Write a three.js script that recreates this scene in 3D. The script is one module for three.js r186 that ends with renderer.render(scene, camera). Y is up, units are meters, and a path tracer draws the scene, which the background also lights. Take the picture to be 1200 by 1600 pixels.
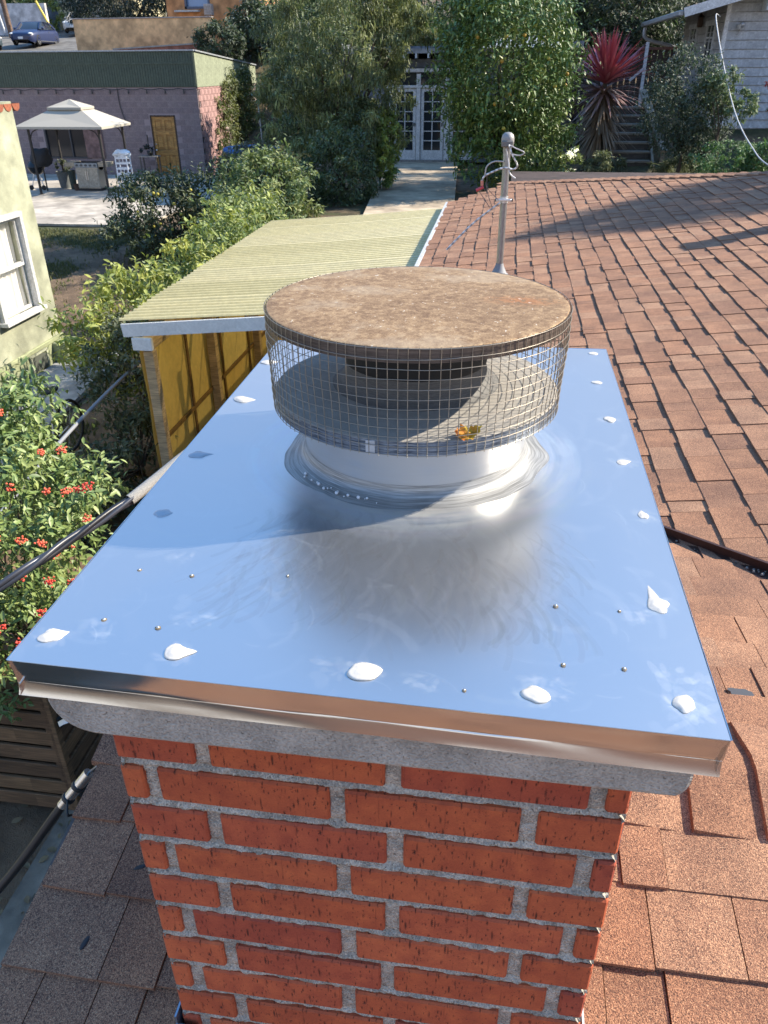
import * as THREE from 'three';
import { mergeGeometries, mergeVertices } from 'three/addons/utils/BufferGeometryUtils.js';

// ---------------------------------------------------------------- camera, sky, sun, exposure
// The camera is the origin: x runs along the chimney's front face, -z along its length, y up. The yard lies about 4 m below.
const scene = new THREE.Scene();
const camera = new THREE.PerspectiveCamera(66.94, 768 / 1024, 0.05, 600);
camera.matrix.set(
  0.98962, -0.06649, 0.12740, 0,
  -0.00610, 0.86629, 0.49950, 0,
  -0.14357, -0.49509, 0.85689, 0,
  0, 0, 0, 1);
camera.matrix.decompose(camera.position, camera.quaternion, camera.scale);
camera.scale.set(1, 1, 1);
camera.focus = 1.15; camera.userData.fStop = 26;

const SUN = new THREE.Vector3(0.770, 0.574, -0.280).normalize();
{
  const W = 512, H = 256, d = new Float32Array(W * H * 4), v = new THREE.Vector3();
  for (let j = 0; j < H; j++) for (let i = 0; i < W; i++) {
    const el = ((j + 0.5) / H - 0.5) * Math.PI, az = ((i + 0.5) / W - 0.5) * 2 * Math.PI;
    v.set(Math.cos(el) * Math.cos(az), Math.sin(el), Math.cos(el) * Math.sin(az));
    const h = Math.max(0, v.y), t = 1 - Math.exp(-4.2 * h), ang = Math.acos(Math.min(1, v.dot(SUN)));
    const glow = 0.10 * Math.exp(-ang / 0.45) + 0.35 * Math.exp(-ang * ang / 0.02);
    const o = (j * W + i) * 4;
    d[o] = 0.68 + (0.074 - 0.68) * t + glow;
    d[o + 1] = 0.63 + (0.232 - 0.63) * t + glow * 0.92;
    d[o + 2] = 0.56 + (0.525 - 0.56) * t + glow * 0.8;
    d[o + 3] = 1;
  }
  const sky = new THREE.DataTexture(d, W, H, THREE.RGBAFormat, THREE.FloatType);
  sky.mapping = THREE.EquirectangularReflectionMapping; sky.magFilter = THREE.LinearFilter; sky.needsUpdate = true;
  scene.background = sky; scene.environment = sky;
}
const sun = new THREE.DirectionalLight(new THREE.Color(1.0, 0.90, 0.75), 5.0);
sun.position.copy(SUN).multiplyScalar(60).add(new THREE.Vector3(-3, -2, -18));
sun.target.position.set(-3, -2, -18);
sun.castShadow = true; sun.shadow.radius = 1; sun.shadow.mapSize.set(4096, 4096);
Object.assign(sun.shadow.camera, { left: -45, right: 45, top: 45, bottom: -45, near: 1, far: 160 });
scene.add(sun, sun.target);
const renderer = new THREE.WebGLRenderer({ antialias: true });
renderer.setSize(768, 1024);
renderer.shadowMap.enabled = true;
renderer.toneMapping = THREE.LinearToneMapping;
renderer.toneMappingExposure = 2.25;

// ---------------------------------------------------------------- helpers
const PI = Math.PI, V = (x, y, z) => new THREE.Vector3(x, y, z);
function RNG(a) { return () => { a |= 0; a = a + 0x6D2B79F5 | 0; let t = Math.imul(a ^ a >>> 15, 1 | a); t = t + Math.imul(t ^ t >>> 7, 61 | t) ^ t; return ((t ^ t >>> 14) >>> 0) / 4294967296; }; }
const lerp = (a, b, t) => a + (b - a) * t, clamp = (x, a = 0, b = 1) => Math.min(b, Math.max(a, x));
const sstep = (a, b, x) => { const t = clamp((x - a) / (b - a)); return t * t * (3 - 2 * t); };
const used = {};
function numbered(n) { used[n] = (used[n] ?? -1) + 1; return used[n] ? `${n}_${String(used[n]).padStart(3, '0')}` : n; }
function shadows(m) { m.castShadow = true; m.receiveShadow = true; return m; }
function obj(name, geo, mat, parent) {
  const m = shadows(new THREE.Mesh(Array.isArray(geo) ? mergeGeometries(geo) : geo, mat)); m.name = name; parent.add(m); return m;
}
function tag(o, label, category, group, kind) { o.userData.label = label; o.userData.category = category; if (group) o.userData.group = group; if (kind) o.userData.kind = kind; return o; }
function thing(name, label, category, group, at) { const g = new THREE.Group(); g.name = numbered(name); scene.add(g); if (at) g.position.set(...at); return tag(g, label, category, group); }
function single(name, geo, mat, label, category, group) { const m = obj(numbered(name), geo, mat, scene); return tag(m, label, category, group); }
function struct(name, geo, mat) { const m = obj(numbered(name), geo, mat, scene); m.userData.kind = 'structure'; return m; }
function sub(parent, name, at) { const g = new THREE.Group(); g.name = name; parent.add(g); if (at) g.position.set(...at); return g; }

// flat-shaded polygons with uv in metres, taken from the two axes across each face
function polys(faces) {
  const P = [], N = [], U = [], n = V(), e = V(), f = V();
  for (const q of faces) {
    e.subVectors(q[1], q[0]); f.subVectors(q[2], q[0]); n.crossVectors(e, f).normalize();
    const ax = Math.abs(n.x), ay = Math.abs(n.y), az = Math.abs(n.z);
    const uv = (p) => ax > ay && ax > az ? [p.z, p.y] : ay > az ? [p.x, p.z] : [p.x, p.y];
    for (let k = 1; k + 1 < q.length; k++) for (const p of [q[0], q[k], q[k + 1]]) { P.push(p.x, p.y, p.z); N.push(n.x, n.y, n.z); U.push(...uv(p)); }
  }
  const g = new THREE.BufferGeometry();
  g.setAttribute('position', new THREE.Float32BufferAttribute(P, 3)); g.setAttribute('normal', new THREE.Float32BufferAttribute(N, 3)); g.setAttribute('uv', new THREE.Float32BufferAttribute(U, 2));
  return g;
}
// box of size w,h,d centred at x,y,z, chamfered by c
function bx(w, h, d, x = 0, y = 0, z = 0, c = 0) {
  const a = w / 2, b = h / 2, e = d / 2, F = [];
  const p = (i, j, k) => V(x + i, y + j, z + k);
  if (!c) {
    F.push([p(-a, -b, e), p(a, -b, e), p(a, b, e), p(-a, b, e)], [p(a, -b, -e), p(-a, -b, -e), p(-a, b, -e), p(a, b, -e)],
      [p(a, -b, e), p(a, -b, -e), p(a, b, -e), p(a, b, e)], [p(-a, -b, -e), p(-a, -b, e), p(-a, b, e), p(-a, b, -e)],
      [p(-a, b, e), p(a, b, e), p(a, b, -e), p(-a, b, -e)], [p(-a, -b, -e), p(a, -b, -e), p(a, -b, e), p(-a, -b, e)]);
    return polys(F);
  }
  const A = a - c, B = b - c, E = e - c;
  F.push([p(-A, -B, e), p(A, -B, e), p(A, B, e), p(-A, B, e)], [p(A, -B, -e), p(-A, -B, -e), p(-A, B, -e), p(A, B, -e)],
    [p(a, -B, E), p(a, -B, -E), p(a, B, -E), p(a, B, E)], [p(-a, -B, -E), p(-a, -B, E), p(-a, B, E), p(-a, B, -E)],
    [p(-A, b, E), p(A, b, E), p(A, b, -E), p(-A, b, -E)], [p(-A, -b, -E), p(A, -b, -E), p(A, -b, E), p(-A, -b, E)]);
  for (const s of [-1, 1]) for (const t of [-1, 1]) {
    const q1 = [p(-A, s * b, t * E), p(A, s * b, t * E), p(A, s * B, t * e), p(-A, s * B, t * e)]; F.push(s * t < 0 ? q1 : q1.reverse());
    const q2 = [p(s * a, -B, t * E), p(s * a, B, t * E), p(s * A, B, t * e), p(s * A, -B, t * e)]; F.push(s * t > 0 ? q2 : q2.reverse());
    const q3 = [p(s * a, t * B, -E), p(s * a, t * B, E), p(s * A, t * b, E), p(s * A, t * b, -E)]; F.push(s * t < 0 ? q3 : q3.reverse());
    for (const u of [-1, 1]) { const q = [p(s * a, t * B, u * E), p(s * A, t * b, u * E), p(s * A, t * B, u * e)]; F.push(s * t * u > 0 ? q : q.reverse()); }
  }
  return polys(F);
}
const flat = (g) => { const q = g.index ? g.toNonIndexed() : g; for (const k of Object.keys(q.attributes)) if (!['position', 'normal', 'uv'].includes(k)) q.deleteAttribute(k); return q; };
function tube(pts, r, n = 12, k = 6) { return flat(new THREE.TubeGeometry(new THREE.CatmullRomCurve3(pts.map(p => p.isVector3 ? p : V(...p))), n, r, k, false)); }
function cyl(r0, r1, h, x, y, z, n = 16, open = false) { const g = new THREE.CylinderGeometry(r1, r0, h, n, 1, open); g.translate(x, y, z); return flat(g); }
function lathe(pts, n, x = 0, y = 0, z = 0) { const g = new THREE.LatheGeometry(pts.map(p => new THREE.Vector2(...p)), n); g.translate(x, y, z); return flat(g); }
function ball(r, x, y, z, w = 10, h = 8) { const g = new THREE.SphereGeometry(r, w, h); g.translate(x, y, z); return flat(g); }
// square bar from a to b; up is the direction of its height
function bar(a, b, w, h, up = V(0, 1, 0)) {
  const A = a.isVector3 ? a : V(...a), B = b.isVector3 ? b : V(...b), d = V().subVectors(B, A), L = d.length();
  const z = d.normalize(), x = V().crossVectors(up, z).normalize(), y = V().crossVectors(z, x);
  const g = bx(w, h, L); g.applyMatrix4(new THREE.Matrix4().makeBasis(x, y, z).setPosition(V().addVectors(A, B).multiplyScalar(0.5))); return g;
}
function rod(a, b, r, k = 8) { const A = V(...a), B = V(...b), d = V().subVectors(B, A), L = d.length(); const g = new THREE.CylinderGeometry(r, r, L, k); g.applyQuaternion(new THREE.Quaternion().setFromUnitVectors(V(0, 1, 0), d.normalize())); g.translate((A.x + B.x) / 2, (A.y + B.y) / 2, (A.z + B.z) / 2); return flat(g); }
const quad = (a, b, c, d) => polys([[V(...a), V(...b), V(...c), V(...d)]]);
function move(g, x, y, z) { g.translate(x, y, z); return g; }

// ---------------------------------------------------------------- textures
function field(N, freq, seed) {   // smooth noise that tiles
  const r = RNG(seed), L = new Float32Array(freq * freq), o = new Float32Array(N * N); for (let i = 0; i < L.length; i++) L[i] = r();
  for (let y = 0; y < N; y++) {
    const v = y / N * freq, j = Math.floor(v), fy = v - j, sy = fy * fy * (3 - 2 * fy), j0 = (j % freq) * freq, j1 = ((j + 1) % freq) * freq;
    for (let x = 0; x < N; x++) {
      const u = x / N * freq, i = Math.floor(u), fx = u - i, sx = fx * fx * (3 - 2 * fx), i0 = i % freq, i1 = (i + 1) % freq;
      o[y * N + x] = lerp(lerp(L[j0 + i0], L[j0 + i1], sx), lerp(L[j1 + i0], L[j1 + i1], sx), sy);
    }
  }
  return o;
}
function fbm(N, f0, oct, seed) { const o = new Float32Array(N * N); let a = 0.5, s = 0; for (let k = 0, f = f0; k < oct && f <= N; k++, f *= 2) { const q = field(N, f, seed + k * 17); for (let i = 0; i < o.length; i++) o[i] += q[i] * a; s += a; a *= 0.55; } for (let i = 0; i < o.length; i++) o[i] /= s; return o; }
function texture(N, fn, srgb = true, M = N) {   // fn(i, x, y) -> [r,g,b] 0..1 or a number
  const d = new Uint8Array(N * M * 4);
  for (let y = 0; y < M; y++) for (let x = 0; x < N; x++) { const i = y * N + x, c = fn(i, x, y), o = i * 4; if (typeof c === 'number') d[o] = d[o + 1] = d[o + 2] = clamp(c) * 255; else for (let k = 0; k < 3; k++) d[o + k] = clamp(c[k]) * 255; d[o + 3] = 255; }
  const t = new THREE.DataTexture(d, N, M); t.wrapS = t.wrapT = THREE.RepeatWrapping; t.magFilter = THREE.LinearFilter; t.minFilter = THREE.LinearMipmapLinearFilter; t.generateMipmaps = true;
  if (srgb) t.colorSpace = THREE.SRGBColorSpace; t.needsUpdate = true; return t;
}
function rep(t, m) { const c = t.clone(); c.repeat.set(1 / m, 1 / m); c.needsUpdate = true; return c; }   // uv are metres: one tile every m metres
const mix3 = (a, b, t) => [lerp(a[0], b[0], t), lerp(a[1], b[1], t), lerp(a[2], b[2], t)];
const lin = (r, g, b) => new THREE.Color().setRGB(r, g, b);
function mat(c, rough = 0.8, metal = 0, extra = {}) { return new THREE.MeshStandardMaterial({ color: Array.isArray(c) ? lin(...c) : c, roughness: rough, metalness: metal, ...extra }); }
const white = [1, 1, 1];

const nGrain = field(512, 256, 3), nFine = fbm(512, 32, 4, 11), nMid = fbm(512, 8, 5, 23), nBig = fbm(512, 3, 5, 31), nGrain2 = field(512, 170, 5);
const greyTex = texture(512, i => { const v = 0.80 + 0.28 * (nFine[i] - 0.5) + 0.16 * (nMid[i] - 0.5) + 0.10 * (nGrain[i] - 0.5); return [v, v, v]; });
const roughBump = texture(512, i => 0.5 * nGrain[i] + 0.5 * nFine[i], false);
const paleTex = texture(512, i => { const v = 0.93 + 0.12 * (nFine[i] - 0.5) + 0.08 * (nMid[i] - 0.5); return [v, v, v]; });
const patchTex = texture(512, i => { const v = 0.82 + 0.5 * (nMid[i] - 0.5) + 0.12 * (nFine[i] - 0.5); return [v, v, v]; });
const woodTex = (() => { const a = field(512, 128, 71), b = fbm(512, 4, 4, 77); return texture(512, (i, x, y) => { const k = Math.floor(y / 512 * 512) * 512; const g = a[((y % 512) * 512 + (x >> 4)) % (512 * 512)], w = b[((y) * 512 + (x >> 3)) % (512 * 512)]; const v = 0.82 + 0.28 * (g - 0.5) + 0.36 * (w - 0.5); return [v, v * 0.98, v * 0.95]; }); })();

// shingle granules: tan, orange and dark grains
const gran = (() => {
  const N = 1024, a = field(N, 512, 101), b = field(N, 400, 102), c = fbm(N, 6, 4, 103), d = field(N, 640 > N ? N : 640, 104);
  const col = texture(N, i => {
    let v = 0.46 + 0.80 * (a[i] - 0.5) + 0.42 * (b[i] - 0.5) + 0.50 * (c[i] - 0.5);
    let q = mix3([0.35, 0.245, 0.205], [0.78, 0.600, 0.470], clamp(v)); if (d[i] > 0.86) q = mix3(q, [0.93, 0.82, 0.68], 0.6); if (b[i] < 0.16) q = mix3(q, [0.2, 0.16, 0.15], 0.5); return q;
  });
  const bump = texture(N, i => 0.6 * a[i] + 0.4 * b[i], false);
  return { col: rep(col, 0.62), bump: rep(bump, 0.62) };
})();
function shingleMat(r, g, b) { return mat([r, g, b], 0.95, 0, { map: gran.col, bumpMap: gran.bump, bumpScale: 0.0015 }); }
const shingleMats = [shingleMat(0.98, 0.93, 0.86), shingleMat(0.86, 0.79, 0.72), shingleMat(1.0, 1.0, 0.95), shingleMat(0.76, 0.70, 0.66), shingleMat(0.93, 0.84, 0.75)];

// brick clay with wire-cut pits
const clay = (() => {
  const N = 512, a = fbm(N, 16, 4, 201), g = field(N, 256, 203), pit = new Float32Array(N * N), r = RNG(207);
  const dots = (n, hl, wl, deep) => { for (let k = 0; k < n; k++) { const x0 = r() * N, y0 = r() * N, L = hl * (0.3 + r() * 1.4), W = wl * (0.5 + r()), s = deep * (0.5 + 0.5 * r()); for (let y = -L; y <= L; y++) for (let x = -W - 1; x <= W + 1; x++) { const w = clamp(1.2 - Math.hypot(x / (W + 0.01), y / L)); const o = ((Math.floor(y0 + y) + N * 4) % N) * N + (Math.floor(x0 + x + 0.25 * Math.sin(y)) + N * 4) % N; pit[o] = Math.max(pit[o], w * s); } } };
  dots(520, 4.5, 0.9, 1); dots(170, 9, 1.6, 0.9); dots(900, 1.6, 0.8, 0.8); dots(60, 26, 0.7, 0.35);
  const col = texture(N, i => { const v = 0.86 + 0.20 * (a[i] - 0.5) + 0.08 * (g[i] - 0.5); let q = [v, v * (0.97 + 0.1 * (a[i] - 0.5)), v]; return mix3(q, [0.20, 0.16, 0.16], 0.9 * pit[i]); });
  const bump = texture(N, i => clamp(0.75 + 0.10 * (g[i] - 0.5) + 0.16 * (a[i] - 0.5) - 0.7 * pit[i]), false);
  return { col: rep(col, 0.33), bump: rep(bump, 0.33) };
})();
const brickMat = (r, g, b) => mat([r, g, b], 0.82, 0, { map: clay.col, bumpMap: clay.bump, bumpScale: 0.0022 });
const mortarTex = (() => { const g = field(512, 256, 221), m = fbm(512, 24, 4, 223), s = field(512, 190, 225); return { col: rep(texture(512, i => { let v = 0.70 + 0.32 * (m[i] - 0.5) + 0.22 * (g[i] - 0.5); let q = [v, v * 0.985, v * 0.95]; if (s[i] > 0.87) q = mix3(q, [0.95, 0.93, 0.88], 0.7); if (s[i] < 0.08) q = mix3(q, [0.24, 0.23, 0.22], 0.7); return q; }), 0.35), bump: rep(texture(512, i => 0.5 * g[i] + 0.5 * m[i], false), 0.35) }; })();
const mortarM = mat([0.80, 0.76, 0.69], 0.95, 0, { map: mortarTex.col, bumpMap: mortarTex.bump, bumpScale: 0.004 });
const crownTex = (() => { const g = field(512, 256, 241), m = fbm(512, 10, 5, 243), s = field(512, 210, 245); return { col: rep(texture(512, i => { let v = 0.76 + 0.26 * (m[i] - 0.5) + 0.16 * (g[i] - 0.5); let q = [v, v * 0.995, v * 0.975]; if (s[i] < 0.09) q = mix3(q, [0.36, 0.35, 0.33], 0.6); if (s[i] > 0.93) q = mix3(q, [0.98, 0.97, 0.95], 0.6); return q; }), 0.42), bump: rep(texture(512, i => 0.6 * g[i] + 0.4 * m[i], false), 0.42) }; })();
const crownM = mat([0.66, 0.63, 0.58], 0.93, 0, { map: crownTex.col, bumpMap: crownTex.bump, bumpScale: 0.0025 });
const plain = (c, rough = 0.85, metal = 0, tile = 1.2, bump = 0.001) => mat(c, rough, metal, { map: rep(greyTex, tile), bumpMap: rep(roughBump, tile), bumpScale: bump });
const patchy = (c, rough = 0.9, tile = 2.5, bump = 0.002) => mat(c, rough, 0, { map: rep(patchTex, tile), bumpMap: rep(roughBump, tile * 0.4), bumpScale: bump });
const wood = (c, tile = 0.7, rough = 0.75) => mat(c, rough, 0, { map: rep(woodTex, tile), bumpMap: rep(woodTex, tile), bumpScale: 0.001 });

// ---------------------------------------------------------------- smooth noise for geometry
const vnT = (() => { const r = RNG(900), a = new Float32Array(4096); for (let i = 0; i < 4096; i++) a[i] = r(); return (i, j) => a[((i * 73856093) ^ (j * 19349663)) & 4095]; })();
function vn(x, y) { const i = Math.floor(x), j = Math.floor(y), u = x - i, v = y - j, su = u * u * (3 - 2 * u), sv = v * v * (3 - 2 * v); return lerp(lerp(vnT(i, j), vnT(i + 1, j), su), lerp(vnT(i, j + 1), vnT(i + 1, j + 1), su), sv); }

// ---------------------------------------------------------------- the brick chimney
const CX0 = -0.407, CX1 = 0.176, CZ0 = -0.593, CZ1 = -1.545, ROW = 0.068, BH = 0.0545, TOP = -0.649;
const chimney = thing('brick_chimney', 'red brick chimney with grey mortar and a concrete crown under a metal cover', 'chimney');
{
  const r = RNG(41), tones = [[0.57, 0.135, 0.045], [0.54, 0.122, 0.041], [0.61, 0.150, 0.053], [0.46, 0.094, 0.042], [0.57, 0.132, 0.049], [0.51, 0.110, 0.045]].map(c => brickMat(...c));
  const cache = {};
  const brickGeo = (w, h, d) => { const k = [w, d].map(v => Math.round(v * 250)).join() + '_' + Math.floor(r() * 3); if (!cache[k]) { const g = bx(Math.round(w * 250) / 250, h, Math.round(d * 250) / 250, 0, 0, 0, 0.0028), uv = g.attributes.uv, ox = r() * 3, oy = r() * 3; for (let i = 0; i < uv.count; i++) uv.setXY(i, uv.getX(i) + ox, uv.getY(i) + oy); cache[k] = g; } return cache[k]; };
  const lay = (x, y, z, w, d) => { const m = obj('brick', brickGeo(w, BH, d), tones[Math.floor(r() * tones.length)], chimney); m.position.set(x + (r() - 0.5) * 0.001, y + (r() - 0.5) * 0.0016, z + (r() - 0.5) * 0.0025); m.rotation.set((r() - 0.5) * 0.008, (r() - 0.5) * 0.008, (r() - 0.5) * 0.008); };
  const A = [[CX0, -0.316], [-0.298, -0.093], [-0.074, 0.128], [0.146, CX1]], B = [[CX0, -0.379], [-0.361, -0.155], [-0.136, 0.065], [0.083, CX1]], D = 0.09;
  for (let k = 0; k < 13; k++) {
    const y = TOP - k * ROW - BH / 2, jit = (r() - 0.5) * 0.012;
    for (const [i, [a, b]] of (k % 2 ? B : A).entries()) {
      const a2 = i ? a + jit : a, b2 = i < 3 ? b + jit : b;
      lay((a2 + b2) / 2, y, CZ0 - D / 2, b2 - a2, D); lay((a2 + b2) / 2, y, CZ1 + D / 2, b2 - a2, D);
    }
    for (const s of [0, 1]) {
      let z = CZ0 - D - 0.016 - (k % 2 ? 0.10 : 0); const end = CZ1 + D + 0.016, x = s ? CX1 - D / 2 : CX0 + D / 2;
      if (k % 2) lay(x, y, CZ0 - D - 0.008 - 0.045, D, 0.084);
      while (z > end + 0.02) { const L = Math.min(0.203, z - end); lay(x, y, z - L / 2, D, L); z -= L + 0.017; }
    }
  }
  // mortar: a core set back behind the brick faces, its faces rough, with squeezed-out lumps at the right corner
  const face = (w, h, toWorld, res = 0.010) => { const g = new THREE.PlaneGeometry(w, h, Math.round(w / res), Math.round(h / 0.0023)), p = g.attributes.position; for (let i = 0; i < p.count; i++) { const x = p.getX(i), y = p.getY(i); const yy = (((TOP - (y - 1.10)) % ROW) + ROW) % ROW, tt = (yy - BH) / (ROW - BH), struck = yy > BH ? lerp(-0.0095, -0.0018, tt) : -0.0055; p.setZ(i, struck + (vn(x * 90, y * 90) - 0.5) * 0.0034 + (vn(x * 300 + 9, y * 300) - 0.5) * 0.0022); const uv = g.attributes.uv; uv.setXY(i, x, y); } g.computeVertexNormals(); g.applyMatrix4(toWorld); return flat(g); };
  const y0 = -0.60, y1 = -1.60, hh = y0 - y1, ym = (y0 + y1) / 2, xm = (CX0 + CX1) / 2, zm = (CZ0 + CZ1) / 2, rec = 0;
  const M = (rx, ry, x, y, z) => new THREE.Matrix4().makeRotationFromEuler(new THREE.Euler(rx, ry, 0)).setPosition(x, y, z);
  const geos = [face(CX1 - CX0 - 2 * rec, hh, M(0, 0, xm, ym, CZ0 - rec), 0.005), face(CX1 - CX0 - 2 * rec, hh, M(0, PI, xm, ym, CZ1 + rec)), face(CZ0 - CZ1 - 2 * rec, hh, M(0, PI / 2, CX1 - rec, ym, zm)), face(CZ0 - CZ1 - 2 * rec, hh, M(0, -PI / 2, CX0 + rec, ym, zm)), bx(CX1 - CX0 - 0.04, hh, CZ0 - CZ1 - 0.04, xm, ym, zm)];
  for (let k = 0; k < 12; k++) {   // lumps
    for (let q = 0; q < 2; q++) { const g = new THREE.IcosahedronGeometry(1, 2), p = g.attributes.position, s = 0.0022 + r() * 0.0026; for (let i = 0; i < p.count; i++) { const n = 0.75 + 0.6 * vn(p.getX(i) * 1.7 + k * 3, p.getY(i) * 1.7 + q * 5 + p.getZ(i)); p.setXYZ(i, p.getX(i) * s * 1.9 * n, p.getY(i) * s * n, p.getZ(i) * s * 1.4 * n); } g.computeVertexNormals(); g.translate(CX1 - 0.006 - r() * 0.022, TOP - k * ROW - BH - 0.0105 + r() * 0.002, CZ0 - 0.007 - r() * 0.003); geos.push(flat(g)); }
  }
  obj('mortar', geos, mortarM, chimney);
  // concrete crown with rounded lower corners
  const X0 = -0.437, X1 = 0.212, yb = -0.617, yt = -0.5225, R0 = 0.034, s = new THREE.Shape();
  s.moveTo(X0, yt); s.lineTo(X0 - 0.002, yb + R0 * 1.1); s.quadraticCurveTo(X0 + 0.004, yb + 0.004, X0 + R0 * 1.2, yb); s.lineTo(X1 - R0 * 0.3, yb); s.quadraticCurveTo(X1 - 0.002, yb + 0.004, X1, yb + R0 * 0.6); s.lineTo(X1, yt); s.closePath();
  const cg = new THREE.ExtrudeGeometry(s, { depth: 1.03, bevelEnabled: true, bevelSize: 0.004, bevelThickness: 0.005, bevelSegments: 2, curveSegments: 8 }); cg.translate(0, 0, -1.585);
  obj('concrete_crown', flat(cg), crownM, chimney);
  // thin mortar bed under the crown and a torn scrap of metal at its left corner
  obj('mortar_bed', bx(CX1 - CX0 - 0.004, 0.035, CZ0 - CZ1 - 0.006, xm, -0.6335, zm, 0.004), mortarM, chimney);
  const scrap = new THREE.PlaneGeometry(0.062, 0.05, 10, 8), sp = scrap.attributes.position; for (let i = 0; i < sp.count; i++) { const x = sp.getX(i), y = sp.getY(i); sp.setXYZ(i, x + (vn(y * 160, 3) - 0.5) * 0.012, -0.02 * Math.pow(0.5 - x / 0.062, 2) * 1.2 + (vn(x * 80, y * 80) - 0.5) * 0.004, y); } scrap.computeVertexNormals(); scrap.translate(-0.428, -0.6195, -0.60);
  obj('metal_scrap', flat(scrap), mat([0.42, 0.45, 0.47], 0.4, 0.8, { side: THREE.DoubleSide }), chimney);
  // step flashing at the foot
  const fl = mat([0.62, 0.63, 0.62], 0.5, 0.5), fl2 = mat([0.30, 0.36, 0.44], 0.35, 0.8);
  obj('corner_flashing', [bx(0.003, 0.34, 0.10, CX1 + 0.006, -1.31, CZ0 - 0.02), bx(0.012, 0.34, 0.0025, CX1 + 0.001, -1.31, CZ0 + 0.014)], fl, chimney);
  obj('corner_flashing', [bx(0.003, 0.28, 0.06, CX0 - 0.006, -1.39, CZ0 - 0.02), bx(0.035, 0.26, 0.0025, CX0 + 0.010, -1.40, CZ0 + 0.010)], fl2, chimney);
}

// ---------------------------------------------------------------- stainless cover over the crown
const CY = -0.517;
const CA = [-0.4655, -0.5405], CB = [0.2290, -0.5285], CC = [0.2297, -1.622], CD = [-0.4667, -1.595];   // corners in plan: front left, front right, back right, back left
const coverAt = (u, v) => [lerp(lerp(CA[0], CB[0], u), lerp(CD[0], CC[0], u), v), lerp(lerp(CA[1], CB[1], u), lerp(CD[1], CC[1], u), v)];
const creaseH = (u, v) => 0.0065 * (1 - Math.max(Math.abs(2 * u - 1), Math.abs(2 * v - 1)));   // sheet cross-broken along its diagonals
const coverY = (x, z) => { const v = clamp((z - lerp(CA[1], CB[1], 0.5)) / -1.074), u = clamp((x - CA[0]) / (CB[0] - CA[0])); return CY + creaseH(u, v); };
const KX = -0.112, KZ = -1.078;   // axis of the flue
const cover = thing('chimney_cover', 'flat stainless steel chimney cover mirroring blue sky, dotted with white sealant', 'chimney cover');
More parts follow.
